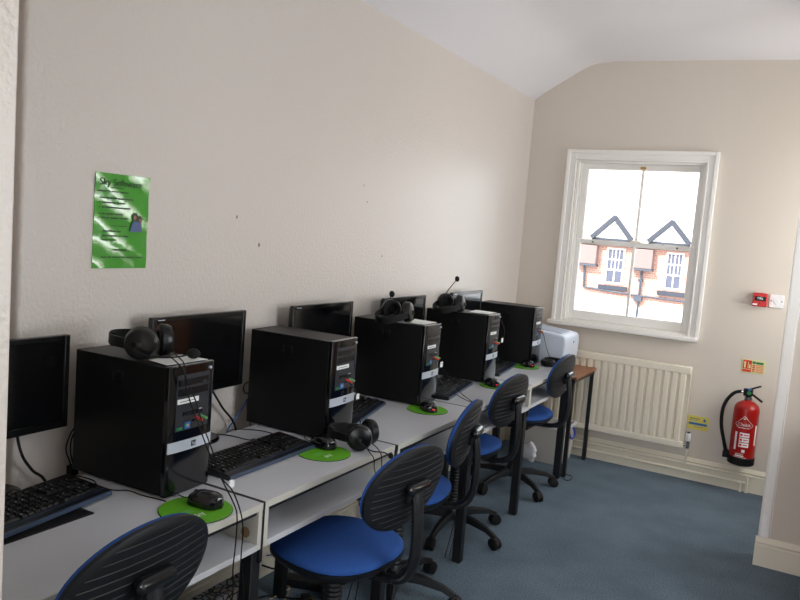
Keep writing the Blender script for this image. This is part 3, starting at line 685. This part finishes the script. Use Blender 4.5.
# ------------------------------------------------------------------ mouse pads, mice
def pad(x, y, r, label, rz):
    t = thing('mouse_pad', label, 'mouse pad', (x, y, HD), rz, 'round green mouse pads')
    b = B(); b.lathe([(r, .0), (r + .0006, .0008), (r, .0022)], n=48); b.make('rubber_backing', 'rubber', t)
    b = B(); b.lathe([(r - .0008, .0022), (r - .0012, .0032)], n=48); b.make('printed_surface', 'green', t)
    text('pad_lettering', 'sky', r * .30, 'paper', t, (r * .35, -r * .25, .0034), '+z', 'CENTER', .0002, roll=PI / 2 + .1)
    b = B()
    for i in range(3): b.box(-r * .1 + i * .008, -r * .1 + i * .008 + .002, -r * .55, -r * .15, .0030, .0035)
    b.make('pad_print', 'greenplug', t)
    return t
def mouse(x, y, rz, label, glow=True):
    """local +X is the palm end (towards the sitter), cable at -X"""
    t = thing('mouse', label, 'computer mouse', (x, y, HD + .0035), rz, 'black optical mice')
    b = B(); n = 28; secs = []
    for i in range(13):
        u = i / 12; xx = -.054 + .108 * u
        wd = .031 * (max(0, 1 - abs(2 * u - 1) ** 3.2)) ** .5 * (.86 + .18 * u) + .002
        ht = .037 * (max(0, 1 - abs((u - .58) / .60) ** 2.4)) ** .55 + .004
        ring = []
        for k in range(n):
            a = 2 * PI * k / n; cy = math.cos(a); sz = math.sin(a)
            ring.append(b.bm.verts.new((xx, wd * math.copysign(abs(cy) ** .8, cy), .001 + (ht * max(0, sz) ** .8 if sz > 0 else .003 * (1 + sz) * 0))))
        secs.append(ring)
    for p, q in zip(secs, secs[1:]): b.bridge(p, q)
    b.bm.faces.new(secs[0][::-1]); b.bm.faces.new(secs[-1])
    b.make('mouse_shell', 'gloss', t)
    b = B(); b.lathe([(.0105, -.003), (.0115, 0), (.0105, .003)], (-.028, 0, .0275), 'y', n=16); b.make('scroll_wheel', 'rubber', t)
    if glow: B().ell((.049, 0, .015), (.006, .007, .006), 10).make('optical_glow', 'led', t)
    b = B(); b.tube([(-.050, 0, .008), (-.075, .004, .006), (-.105, .02, .003), (-.13, .05, .001)], .0018, n=6); b.make('mouse_cable', 'rubber', t)
    return t
pl = ['round green mouse pad nearest the camera, beside the first tower', 'green mouse pad under the second mouse, left of the headset on the desk edge', 'round green mouse pad in front of the third tower', 'dark edged green mouse pad in front of the fourth tower', 'green mouse pad farthest away, in front of the fifth tower']
ml = ['black mouse nearest the camera, on the first green pad', 'black mouse beside the headset on the desk edge', 'black mouse with red light in front of the third tower', 'black mouse with red light in front of the fourth tower', 'black mouse farthest away, in front of the fifth tower']
for k, (x, y, r, mx_, my_, rz) in enumerate([(.437, 1.447, .098, .435, 1.483, .15), (.400, 2.095, .094, .360, 2.145, -.1), (.375, 2.935, .092, .385, 2.922, -.65), (.392, 3.690, .080, .380, 3.676, -.65), (.300, 4.415, .092, .312, 4.430, -.6)]):
    pad(x, y, r, pl[k], 0); mouse(mx_, my_, rz, ml[k], k > 1)

# ------------------------------------------------------------------ headsets
def headset(loc, rot, label, boom, foam, swivel=(0, 0), fold=0):
    """local: headband arc from cup to cup bulging towards -X in the XY plane, cup axes along Y"""
    t = thing('headset', label, 'headset', loc, 0, 'black headsets', rot=rot)
    n = 22; pts = []
    for i in range(n + 1):
        a = PI * i / n; pts.append((-.015 - .125 * math.sin(a), .076 * math.cos(a), 0))
    def sweep(b, pts, hw, th):
        rs = []
        for i, p in enumerate(pts):
            p = Vector(p); d = (Vector(pts[min(i + 1, len(pts) - 1)]) - Vector(pts[max(i - 1, 0)])).normalized(); nrm = Vector((d.y, -d.x, 0))
            rs.append([b.bm.verts.new(p + nrm * sx * th + Vector((0, 0, sz * hw))) for sx, sz in ((-1, -1), (1, -1), (1, 1), (-1, 1))])
        for a_, c_ in zip(rs, rs[1:]): b.bridge(a_, c_)
        b.bm.faces.new(rs[0][::-1]); b.bm.faces.new(rs[-1])
    b = B(); sweep(b, pts, .015, .0038); b.make('headband', 'padblk', t, bev=.002)
    b = B(); sweep(b, [(p[0] * .96 - .0, p[1] * .93, 0) for p in pts[5:18]], .019, .007); b.make('headband_pad', 'foam', t, bev=.003)
    for q, s in enumerate((1, -1)):
        S = Matrix.Translation((0, s * .052, 0)) @ Matrix.Rotation(swivel[q], 4, 'Z') @ Matrix.Rotation(-s * fold, 4, 'X')
        b = B(); b.lathe([(.010, .024), (.028, .021), (.040, .016), (.0455, .006), (.046, -.002)], (0, 0, 0), (0, s, 0), n=32); bmesh.ops.transform(b.bm, matrix=S, verts=b.bm.verts[:]); cup = b.make('ear_cup', 'cup', t)
        b = B(); b.lathe([(.022, -.010), (.030, -.020), (.042, -.020), (.048, -.012), (.046, -.002)], (0, 0, 0), (0, s, 0), n=32); bmesh.ops.transform(b.bm, matrix=S, verts=b.bm.verts[:]); b.make('ear_cushion', 'padblk', t)
        b = B(); b.box(-.045, .004, s * .070, s * .079, -.009, .009); b.cyl((0, s * .060, 0), (0, s * .082, 0), .010); b.make('cup_yoke', 'rubber', t, bev=.002)
        if not fold:
            b = B(); b.cyl((0, s * .0235, 0), (0, s * .0255, 0), .006); bmesh.ops.transform(b.bm, matrix=S, verts=b.bm.verts[:]); b.make('cup_emblem', 'panel', cup)
    b = B(); b.tube([(.0, -.078, 0)] + boom, .0024, n=8, smooth=4); b.make('microphone_boom', 'rubber', t)
    e = Vector(boom[-1]); b = B(); b.ell(e, foam, 16); b.make('microphone_foam', 'foam', t)
    return t
D2R = math.radians
# 1: lying on nearest tower, headband to the wall
HS1 = headset((.185, 1.503, HD + .370 + .049), (0, 0, D2R(8)), 'black headset lying on top of the nearest tower', [(.03, -.076, -.024), (.065, -.055, -.030), (.095, -.01, -.030), (.115, .035, -.024)], (.019, .021, .015), swivel=(D2R(-42), D2R(30)))
# 2: on front edge of desk 2
HS2 = headset((.470, 2.248, HD + .048), (0, 0, D2R(10)), 'black headset lying on the front edge of the second desk', [(.03, -.08, -.015), (.06, -.075, -.03), (.085, -.02, -.045), (.090, .045, -.075)], (.010, .010, .011), swivel=(D2R(-42), D2R(28)))
# 3: on tower 3
HS3 = headset((.170, 2.975, HD + .370 + .054), (0, D2R(-17), D2R(80)), 'black headset on the third tower, short raised microphone', [(-.02, -.076, .03), (-.035, -.05, .06)], (.012, .012, .012), swivel=(D2R(-30), D2R(25)))
# 4: on tower 4
HS4 = headset((.130, 3.635, HD + .370 + .054), (0, D2R(-17), D2R(80)), 'black headset on the fourth tower with microphone standing tallest', [(-.02, -.076, .03), (-.035, -.05, .06)], (.012, .012, .012), swivel=(D2R(-30), D2R(25)))
# 5: on desk end by printer, folded flat
HS5 = headset((.445, 4.600, HD + .0195), (0, 0, D2R(-60)), 'black headset lying flat on the last desk before the printer', [(.02, -.07, .0), (.045, -.04, -.008)], (.009, .009, .009), fold=PI / 2)
HSW = {3: (.118, 2.985, 1.232), 4: (.115, 3.70, 1.288)}
for hs, tgt in ((HS3, HSW[3]), (HS4, HSW[4])):
    M4 = Matrix.Translation(hs.location) @ hs.rotation_euler.to_matrix().to_4x4()
    e = M4.inverted() @ Vector(tgt); a0 = Vector((0, -.078, 0)) if (e - Vector((0, -.078, 0))).length < (e - Vector((0, .078, 0))).length else Vector((0, .078, 0))
    for c in list(hs.children):
        if c.name.startswith('microphone'): bpy.data.objects.remove(c)
    up = (M4.to_3x3().inverted() @ Vector((0, 0, 1)))
    b = B(); b.tube([a0, a0.lerp(e, .4) + up * .006, e], .0024, n=8, smooth=5); b.make('microphone_boom', 'rubber', hs)
    b = B(); b.ell(e, (.013, .013, .016), 16); b.make('microphone_foam', 'foam', hs)

def paper(pts, z, label):
    b = B(); b.prism(pts, 'z', z, z + .0012); return tag(b.make('paper_note', 'paper'), label, 'paper', 'paper notes on the towers')
ZT = HD + .3725
paper([(.215, 1.462), (.300, 1.450), (.306, 1.600), (.210, 1.590)], ZT + .0018, 'white paper note on top of the nearest tower')
paper([(.235, 2.965), (.305, 2.970), (.300, 3.11), (.18, 3.115)], ZT + .0018, 'white paper note on top of the third tower')
paper([(.19, 3.725), (.300, 3.73), (.298, 3.87), (.17, 3.87)], ZT + .0018, 'white paper note on top of the fourth tower')

# ------------------------------------------------------------------ cables
def cable(pts, r, m, own, name='cable', tags=()):
    """a cable: own is the device it belongs to (it becomes that device's part) or a label when it lies loose"""
    b = B(); b.tube(pts, r, n=7, smooth=5); par = None if isinstance(own, str) else own
    inv = Matrix.Identity(4) if par is None else (Matrix.Translation(par.location) @ par.rotation_euler.to_matrix().to_4x4()).inverted()
    bmesh.ops.transform(b.bm, matrix=inv, verts=b.bm.verts[:])
    o = b.make(name, m, par)
    if par is None: tag(o, own, 'cable')
    for (p, s) in tags:
        g = B().box(p[0] - .0015, p[0] + .0015, p[1] - s, p[1] + s, p[2] - s * 1.1, p[2] + s * 1.1); bmesh.ops.transform(g.bm, matrix=inv, verts=g.bm.verts[:]); g.make('cable_tag', 'paper', o)
    return o
cable([(-.055, 1.262, .93), (-.08, 1.270, .882), (-.080, 1.287, .814), (-.080, 1.320, .762), (-.070, 1.362, .703), (-.07, 1.37, .5)], .0042, 'rubber', MON[0], 'monitor_cable')
cable([(-.02, 1.470, .868), (-.070, 1.453, .865), (-.080, 1.435, .826), (-.080, 1.430, .791), (-.080, 1.449, .730), (-.080, 1.454, .55)], .0022, 'rubber', TOW[0], 'rear_cable')
cable([(-.02, 1.474, .86), (-.060, 1.464, .860), (-.072, 1.446, .842), (-.072, 1.438, .794), (-.072, 1.456, .713), (-.075, 1.46, .55)], .0022, 'rubber', TOW[0], 'rear_cable')
cable([(-.02, 1.49, .83), (-.070, 1.469, .822), (-.085, 1.464, .783), (-.090, 1.470, .711), (-.09, 1.47, .5)], .003, 'cablue', TOW[0], 'network_cable')
tag(B().box(-.09, -.066, 1.440, 1.466, .715, .745).make('cable_connector', 'rubber', bev=.002), 'small black connector behind the near desk beside the nearest tower', 'connector')
cable([(.05, 1.20, .765), (.035, 1.185, .768), (.04, 1.15, .760), (.015, 1.10, .745), (-.03, 1.07, .742), (-.05, 1.06, .70), (-.06, 1.06, .5)], .0022, 'rubber', KEY[0], 'keyboard_cable')
cable([(-.055, 1.99, .93), (-.060, 2.019, .894), (-.080, 2.100, .812), (-.070, 2.175, .710), (-.07, 2.19, .5)], .0042, 'rubber', MON[1], 'monitor_cable')
cable([(-.02, 2.29, .85), (-.080, 2.269, .836), (-.090, 2.237, .794), (-.090, 2.194, .750), (-.085, 2.136, .690), (-.08, 2.13, .5)], .003, 'cablue', TOW[1], 'network_cable')
cable([(-.02, 2.29, .862), (-.080, 2.255, .882), (-.080, 2.228, .885), (-.080, 2.215, .864), (-.078, 2.233, .843), (-.072, 2.255, .858), (-.070, 2.232, .809), (-.072, 2.243, .754), (-.065, 2.255, .700), (-.06, 2.26, .5)], .0022, 'rubber', TOW[1], 'rear_cable')
cable([(.180, 1.985, .768), (.140, 2.000, .752), (.060, 2.021, .743), (.011, 2.007, .743), (-.008, 1.985, .738), (-.03, 1.98, .69), (-.04, 1.98, .5)], .0022, 'rubber', KEY[1], 'keyboard_cable')
cable([(-.03, 2.04, .70), (-.006, 2.07, .742), (.021, 2.120, .742), (.078, 2.149, .742), (.146, 2.150, .742), (.20, 2.165, .742)], .0018, 'rubber', TOW[1], 'rear_cable')
cable([(-.03, 1.39, .70), (-.004, 1.40, .741), (.06, 1.415, .741), (.110, 1.395, .741), (.165, 1.400, .741), (.20, 1.425, .741), (.251, 1.425, .741), (.30, 1.432, .741), (.335, 1.436, .741)], .0018, 'rubber', TOW[0], 'rear_cable')
cable([(.205, 1.560, 1.128), (.255, 1.530, 1.123), (.320, 1.490, 1.120), (.348, 1.470, 1.100), (.345, 1.478, 1.060), (.350, 1.500, 1.000), (.370, 1.510, .949), (.420, 1.499, .890), (.520, 1.449, .847), (.560, 1.445, .826), (.575, 1.464, .770), (.575, 1.481, .710), (.570, 1.486, .624), (.560, 1.516, .502), (.50, 1.55, .30), (.40, 1.55, .01)], .0019, 'rubber', HS1, 'headset_cord', tags=(((.553, 1.452, .838), .008), ((.556, 1.444, .845), .006)))
cable([(.195, 1.545, 1.132), (.245, 1.510, 1.125), (.315, 1.470, 1.122), (.350, 1.462, 1.105), (.350, 1.486, 1.060), (.350, 1.516, 1.009), (.370, 1.527, .945), (.420, 1.515, .886), (.500, 1.463, .847), (.560, 1.448, .798), (.575, 1.453, .760), (.575, 1.455, .691), (.570, 1.456, .607), (.560, 1.471, .515), (.50, 1.50, .30), (.42, 1.50, .01)], .0019, 'rubber', HS1, 'headset_cord')
cable([(.352, 2.305, .950), (.364, 2.335, .915), (.360, 2.345, .885), (.380, 2.334, .846), (.420, 2.298, .804), (.450, 2.262, .795)], .0019, 'rubber', HS2, 'headset_cord', tags=(((.364, 2.350, .893), .009),))
cable([(.488, 2.215, .765), (.525, 2.190, .752), (.553, 2.180, .735), (.556, 2.184, .700), (.560, 2.197, .62), (.50, 2.22, .35), (.42, 2.25, .01)], .0019, 'rubber', HS2, 'headset_cord')
cable([(.500, 2.25, .762), (.535, 2.236, .752), (.553, 2.233, .730), (.556, 2.237, .678), (.560, 2.230, .61), (.50, 2.26, .35), (.44, 2.29, .01)], .0019, 'rubber', HS2, 'headset_cord')
cable([(.340, 3.052, .952), (.356, 3.075, .935), (.360, 3.092, .905), (.400, 3.120, .844), (.460, 3.110, .799), (.530, 3.084, .775), (.556, 3.067, .741), (.556, 3.07, .65), (.50, 3.1, .30), (.45, 3.1, .01)], .0019, 'rubber', HS3, 'headset_cord', tags=(((.357, 3.080, .926), .011),))
cable([(.335, 3.060, .87), (.350, 3.085, .852), (.380, 3.113, .813), (.470, 3.080, .790), (.545, 3.100, .760), (.556, 3.105, .70), (.50, 3.13, .30), (.46, 3.13, .01)], .0019, 'panel', HS3, 'headset_cord')
cable([(.330, 3.800, 1.102), (.345, 3.833, 1.069), (.350, 3.879, 1.015), (.347, 3.860, .967), (.340, 3.830, .955)], .0019, 'rubber', HS4, 'headset_cord', tags=(((.350, 3.852, .967), .011),))
cable([(.335, 4.560, .955), (.345, 4.600, .930), (.350, 4.640, .87), (.370, 4.665, .80), (.40, 4.66, .757)], .0019, 'rubber', HS5, 'headset_cord')
cable([(.50, 4.745, .62), (.49, 4.76, .35), (.494, 4.79, .05), (.510, 4.742, .006), (.569, 4.660, .003), (.589, 4.704, .003), (.576, 4.770, .003), (.538, 4.785, .003), (.50, 4.84, .003)], .0022, 'rubber', 'black cord looped on the carpet at the brown table leg')

# ------------------------------------------------------------------ under the desks
tag(B().box(.06, .14, 1.60, 2.10, .004, .205).make('patterned_box', 'pattern', bev=.003), 'black and cream pebble patterned box on the floor under the near desks', 'box')
bpy.data.objects['patterned_box'].location = (0, 0, 0)
t = thing('flat_black_device', 'flat black device with silver end lying under the second desk', 'device', (.12, 2.50, 0), .35)
bx('device_case', 'steel', t, -.12, .12, -.035, .035, .001, .035, .004); bx('silver_end', 'silver', t, .1205, .124, -.03, .03, .006, .03)
t = thing('power_plug', 'black power plug lying on the carpet under the second desk', 'plug', (.17, 2.385, 0), .8)
bx('plug_body', 'rubber', t, -.02, .02, -.022, .022, .001, .028, .006); b = B(); b.box(.02, .036, -.004, .004, .010, .018); b.make('plug_pin', 'brass', t)
b = B(); b.tube([(-.02, 0, .014), (-.06, .02, .008), (-.14, .06, .006), (-.2, .04, .006)], .0035, n=6); b.make('plug_cord', 'rubber', t)
cable([(-.09, 2.44, .10), (-.06, 2.50, .095), (-.07, 2.56, .06), (-.05, 2.6, .04)], .0025, 'cablue', 'blue cable in front of the skirting under the second desk')
cable([(-.08, 2.40, .075), (-.03, 2.46, .05), (0, 2.55, .07), (.02, 2.62, .005)], .004, 'rubber', 'black cable in front of the skirting under the second desk')
cable([(-.03, 2.55, .01), (.02, 2.46, .008), (.07, 2.40, .005), (.10, 2.32, .005), (.08, 2.22, .005)], .0025, 'stuffbeige', 'beige cable trailing on the carpet under the second desk')
cable([(-.05, 2.52, .01), (.00, 2.42, .008), (.06, 2.42, .012), (.05, 2.30, .005)], .0025, 'stuffbeige', 'second beige cable crossing the first under the second desk')
cable([(.04, 2.95, .45), (.03, 2.98, .2), (.10, 3.05, .01), (.25, 3.0, .005), (.3, 2.9, .005)], .003, 'rubber', 'black cable hanging down behind the middle desk')

# storage tub
t = thing('storage_tub', 'cloudy plastic storage tub with blue handle under the brown table', 'storage box', (.275, 5.05, 0), 0)
def shell(b, x, y, z0, z1, tp, th):
    o = []; 
    for zz, s, in_ in ((z0, 0, 0), (z1, tp, 0), (z1, tp, th), (z0 + th, 0, th)):
        o.append([b.bm.verts.new((sx * (x + s - in_), sy * (y + s - in_), zz)) for sx, sy in ((-1, -1), (1, -1), (1, 1), (-1, 1))])
    for a_, c_ in zip(o, o[1:]): b.bridge(a_, c_)
    b.bm.faces.new(o[0][::-1]); b.bm.faces.new(o[-1])
b = B(); shell(b, .165, .125, .002, .265, .018, .003); b.make('tub_wall', 'tub', t)
b = B(); frame_ring(b, 0, 0, 0, 0, 0, 0, 0) if False else None
b = B(); X, Y = .190, .150
b.box(-X, X, -Y, -Y + .014, .255, .270); b.box(-X, X, Y - .014, Y, .255, .270); b.box(-X, -X + .014, -Y + .014, Y - .014, .255, .270); b.box(X - .014, X, -Y + .014, Y - .014, .255, .270); b.make('tub_rim', 'white', t, bev=.003)
b = B(); b.tube([(X + .001, -.055, .245), (X + .012, -.055, .205), (X + .016, -.03, .185), (X + .016, .03, .185), (X + .012, .055, .205), (X + .001, .055, .245)], .007, n=8); b.make('blue_handle', 'handleblue', t)
tag(B().ell((.335, 5.03, .10), (.055, .10, .09), 14, Matrix.Rotation(.3, 4, 'Y')).make('fabric_roll', 'stuffbeige'), 'beige rolled bundle inside the storage tub', 'bundle')
tag(B().ell((.205, 5.06, .09), (.060, .10, .08), 14, Matrix.Rotation(-.5, 4, 'Y')).make('fabric_bundle', 'stuffgrey'), 'grey bundle inside the storage tub', 'bundle')
b = B(); b.ell((0, 0, 0), (.055, .030, .068), 20)
for v in b.bm.verts:
    v.co *= 1 + .16 * math.sin(v.co.x * 90 + v.co.z * 70) * math.cos(v.co.z * 60 - v.co.y * 50)
tag(b.make('paper_bag', 'bag', loc=(.250, 4.835, .082), ang=20), 'crumpled white paper bag leaning in front of the storage tub', 'bag')

# ------------------------------------------------------------------ chairs
def disk(b, a, c, fx, n=56, m=14, expo=2.05, back=False, rnd=lambda r: 0):
    """curved oval in the YZ plane; fx(y,z,r) gives x"""
    rings = [[b.bm.verts.new((fx(0, 0, 0), 0, 0))]]
    for j in range(1, m + 1):
        r = j / m; ring = []
        for i in range(n):
            th = 2 * PI * i / n; cs, sn = math.cos(th), math.sin(th)
            k = 1 / ((abs(cs) ** expo + abs(sn) ** expo) ** (1 / expo))
            y, z = a * r * cs * k, c * r * sn * k
            ring.append(b.bm.verts.new((fx(y, z, r), y, z)))
        rings.append(ring)
    for i in range(n): b.bm.faces.new((rings[0][0], rings[1][i], rings[1][(i + 1) % n]))
    for p, q in zip(rings[1:], rings[2:]): b.bridge(p, q)
    return rings[-1]
BA, BC = .210, .136
def make_chair():
    t = thing('office_chair', 'x', 'chair', (0, 0, 0))
    # local +X = the way the sitter faces
    # seat
    def seat_piece(z_edge, z_in, dome, grow, nm, m, bottom):
        b = B(); n = 56
        def outline(r, i):
            th = 2 * PI * i / n; cs, sn = math.cos(th), math.sin(th); e = 2.5
            k = 1 / ((abs(cs) ** e + abs(sn) ** e) ** (1 / e)); return (.207 + grow) * r * cs * k + .0, (.207 + grow) * r * sn * k * (1 - .06 * cs)
        def zt(r): return z_edge + dome * (1 - r ** 4) ** .6 if r < 1 else z_edge
        top = []; 
        for r in (.0, .2, .4, .6, .75, .86, .93, .975, 1.0):
            if r == 0: top.append([b.bm.verts.new((0, 0, zt(0) - .006))]); continue
            top.append([b.bm.verts.new((*outline(r, i), zt(r) - .006 * (1 - r) - (.012 * max(0, math.cos(2 * PI * i / n)) ** 2 * r ** 3))) for i in range(n)])
        for i in range(n): b.bm.faces.new((top[0][0], top[1][i], top[1][(i + 1) % n]))
        for p, q in zip(top[1:], top[2:]): b.bridge(p, q)
        prev = top[-1]
        for dz, rr in bottom:
            ring = [b.bm.verts.new((*outline(rr, i), z_edge - dz - (.012 * max(0, math.cos(2 * PI * i / n)) ** 2))) for i in range(n)]
            b.bridge(prev, ring); prev = ring
        b.bm.faces.new(prev[::-1]); return b.make(nm, m, t, ang=50)
    seat_piece(.484, 0, .026, 0, 'seat_cushion', 'blue', [(.007, 1.008), (.012, 1.0), (.014, .97)])
    seat_piece(.470, 0, .0, .002, 'seat_shell', 'chairblk', [(.012, 1.0), (.028, .93), (.036, .7)])
    # backrest
    back = bpy.data.objects.new('backrest', None)
    tilt = .193
    R = Matrix.Translation((-.267, 0, .742)) @ Matrix.Rotation(-tilt, 4, 'Y')
    def curve(y): return .35 * y * y
    b = B(); e = disk(b, BA * .985, BC * .985, lambda y, z, r: curve(y) + .030 * (1 - r ** 3) ** .7 + .012)
    e2 = disk(b, BA * .985, BC * .985, lambda y, z, r: curve(y) - .002); b.bridge(e, e2)
    bmesh.ops.transform(b.bm, matrix=R, verts=b.bm.verts[:]); cush = b.make('backrest_cushion', 'blue', t, ang=50)
    def rib(y, z, r):
        if r > .93: return curve(y) - .008
        return curve(y) - .012 - .006 * (1 - r ** 2)
    b = B(); e = disk(b, BA, BC, rib, n=64, m=14); e2 = disk(b, BA, BC, lambda y, z, r: curve(y) + .002, n=64, m=6); b.bridge(e, e2)
    for k in range(-5, 6):   # moulded ridges across the back
        z = k * .0215; hw = BA * math.sqrt(1 - (z / BC) ** 2) * .90; pts = []
        for q in range(13):
            y = -hw + 2 * hw * q / 12; rr = math.sqrt((y / BA) ** 2 + (z / BC) ** 2); pts.append((rib(y, z, rr) - .0002, y, z))
        b.tube(pts, .0019, n=6, smooth=1)
    bmesh.ops.transform(b.bm, matrix=R, verts=b.bm.verts[:]); b.make('backrest_shell', 'chairblk', t, ang=50)
    # mounting and handle
    b = B(); b.box(-.036, -.014, -.030, .030, -.04, .03, R); b.make('back_bracket', 'chairblk', t, bev=.008)
    b = B(); pr = [(.001, 0), (.012, .003), (.0185, .010), (.0195, .025), (.0195, .085), (.0185, .1), (.012, .107), (.001, .110)]
    b.lathe(pr, (-.304, -.055, .752), 'y', n=20); b.make('adjuster_knob', 'chairsh', t)
    # J bar with ribbed bellows
    jp = [(-.297, 0, .742), (-.306, 0, .70), (-.313, 0, .63), (-.314, 0, .56), (-.306, 0, .50), (-.283, 0, .456), (-.235, 0, .432), (-.16, 0, .424), (-.06, 0, .424)]
    b = B(); b.tube(jp, lambda u: .0245 + (.0013 * (1 if int(u * 96 + .5) % 2 else -1) if u < .72 else -.003), n=20, smooth=12, flat=.62, up=(0, 1, 0)); b.make('back_bar', 'chairblk', t, ang=60)
    b = B(); b.box(-.10, .09, -.075, .075, .384, .428); b.make('tilt_mechanism', 'chairblk', t, bev=.01)
    b = B(); b.cyl((.0, -.07, .402), (.02, -.17, .395), .006); b.box(.005, .035, -.205, -.16, .388, .402); b.make('height_lever', 'chairblk', t, bev=.003)
    # column with bellows
    prof = [(.026, .10)]
    for i in range(16): prof += [(.033, .115 + i * .016), (.029, .123 + i * .016)]
    prof += [(.024, .384)]
    b = B(); b.lathe(prof, n=24); b.make('gas_column', 'chairblk', t)
    b = B(); b.lathe([(.030, .066), (.042, .072), (.042, .108), (.034, .128), (.03, .135)], n=24); b.make('base_hub', 'chairblk', t)
    for k in range(5):
        b = B(); secs = []
        for u, x, w_, z1_, h_ in ((0, .030, .025, .118, .040), (.4, .13, .021, .112, .032), (.8, .222, .016, .095, .026), (1, .265, .015, .078, .026), (1.05, .282, .012, .070, .018)):
            secs.append([b.bm.verts.new((x, sy * w_ * q, z1_ - (h_ if bt else 0))) for sy, bt, q in ((-1, 1, 1), (1, 1, 1), (1, 0, .7), (-1, 0, .7))])
        for p, q in zip(secs, secs[1:]): b.bridge(p, q)
        b.bm.faces.new(secs[0][::-1]); b.bm.faces.new(secs[-1])
        lg = b.make('base_leg', 'chairblk', t, bev=.004); lg.rotation_euler = (0, 0, 2 * PI * k / 5)
        b = B(); b.cyl((.268, 0, .045), (.268, 0, .072), .008)
        for s in (-1, 1): b.lathe([(.020, 0), (.0255, .003), (.0255, .015), (.020, .018)], (.282, s * .004, .0255), (0, s, 0), n=24)
        b.lathe([(.021, -.021), (.0275, -.018), (.0275, .018), (.021, .021)], (.275, 0, .032), 'y', n=20)
        b.make('caster', 'rubber', lg)
    return t
ch0 = make_chair()
# (x, y, facing deg, first base leg world deg, label)
chairs = [(.364, 1.083, 182, 20, 'blue and black swivel chair nearest the camera, only its ribbed back showing'),
          (.529, 2.018, 174, 30, 'blue and black swivel chair at the second desk, whole blue seat showing'),
          (.413, 2.658, 191, 9, 'blue and black swivel chair at the middle desk, back seen edge on'),
          (.325, 3.432, 177.5, -14, 'blue and black swivel chair at the fourth desk, behind the edge on chair'),
          (.316, 4.315, 179, 38, 'blue and black swivel chair farthest away, in front of the printer table')]
for i, (x, y, fa, ba, lab) in enumerate(chairs):
    o = ch0 if i == 0 else copy_tree(ch0)
    o.location = (x, y, 0); o.rotation_euler = (0, 0, math.radians(fa))
    tag(o, lab, 'chair', 'blue swivel chairs along the desks')
    k = 0
    for c in o.children:
        if c.name.startswith('base_leg'):
            c.rotation_euler = (0, 0, math.radians(ba - fa + 72 * k)); k += 1

# ------------------------------------------------------------------ light
wd = bpy.data.worlds.new('sky'); SC.world = wd; wd.use_nodes = True
bg = wd.node_tree.nodes['Background']; bg.inputs['Color'].default_value = (.86, .93, 1.0, 1); bg.inputs['Strength'].default_value = 5
def area(name, loc, rot, sx, sy, e, col=(1, 1, 1), portal=False):
    l = bpy.data.lights.new(name, 'AREA'); l.shape = 'RECTANGLE'; l.size = sx; l.size_y = sy; l.energy = e; l.color = col
    if portal: l.cycles.is_portal = True
    o = bpy.data.objects.new(name, l); C.objects.link(o); o.location = loc; o.rotation_euler = rot; return o
area('sky_portal', ((wx0 + wx1) / 2, D + .28, (wz0 + wz1) / 2), (-PI / 2, 0, 0), wx1 - wx0, wz1 - wz0, 1, portal=True)
area('window_2_daylight', (RX + .21, 4.74, 1.575), (0, PI / 2, 0), 1.25, .84, 17, (1.0, .97, .93))
area('window_5_daylight', (RX + .21, 1.90, 1.575), (0, PI / 2, 0), 1.25, 1.0, 16, (.97, .98, 1))  # added fill for the near left wall, behind an unseen window
area('window_4_daylight', (RX + .21, 3.63, 1.575), (0, PI / 2, 0), 1.25, .26, 8, (1, .98, .94))  # added lamp whose reflection makes the poster glare
area('window_3_daylight', (1.45, BY - .21, 1.6), (PI / 2, 0, 0), 1.4, 1.3, 62, (.96, .97, 1))  # added fill from behind the camera, no such source in view
s = bpy.data.lights.new('sun', 'SUN'); s.energy = 12; s.angle = .01; s.color = (1, .95, .88)
so = bpy.data.objects.new('sun', s); C.objects.link(so)
so.rotation_euler = Vector((.35, .75, -.62)).to_track_quat('-Z', 'Y').to_euler()

# ------------------------------------------------------------------ camera
cam = bpy.data.cameras.new('camera'); co = bpy.data.objects.new('camera', cam); C.objects.link(co)
r = Vector((.86889689, .48871986, .07855638)); u = Vector((-.11475311, .04450305, .9923967)); f = Vector((-.48150797, .87130499, -.09475069))
mw = Matrix((r, u, -f)).transposed().to_4x4(); mw.translation = (1.81256, 0, 1.533989)
co.matrix_world = mw
cam.sensor_width = 36; cam.lens = 740.788 / 800 * 36; cam.clip_start = .05; cam.clip_end = 200
SC.camera = co
SC.view_settings.view_transform = 'Standard'; SC.view_settings.look = 'None'; SC.view_settings.gamma = 1; SC.view_settings.use_curve_mapping = False
SC.view_settings.exposure = -0.12
SC.cycles.max_bounces = 10; SC.cycles.diffuse_bounces = 6
SC.cycles.sample_clamp_indirect = 6
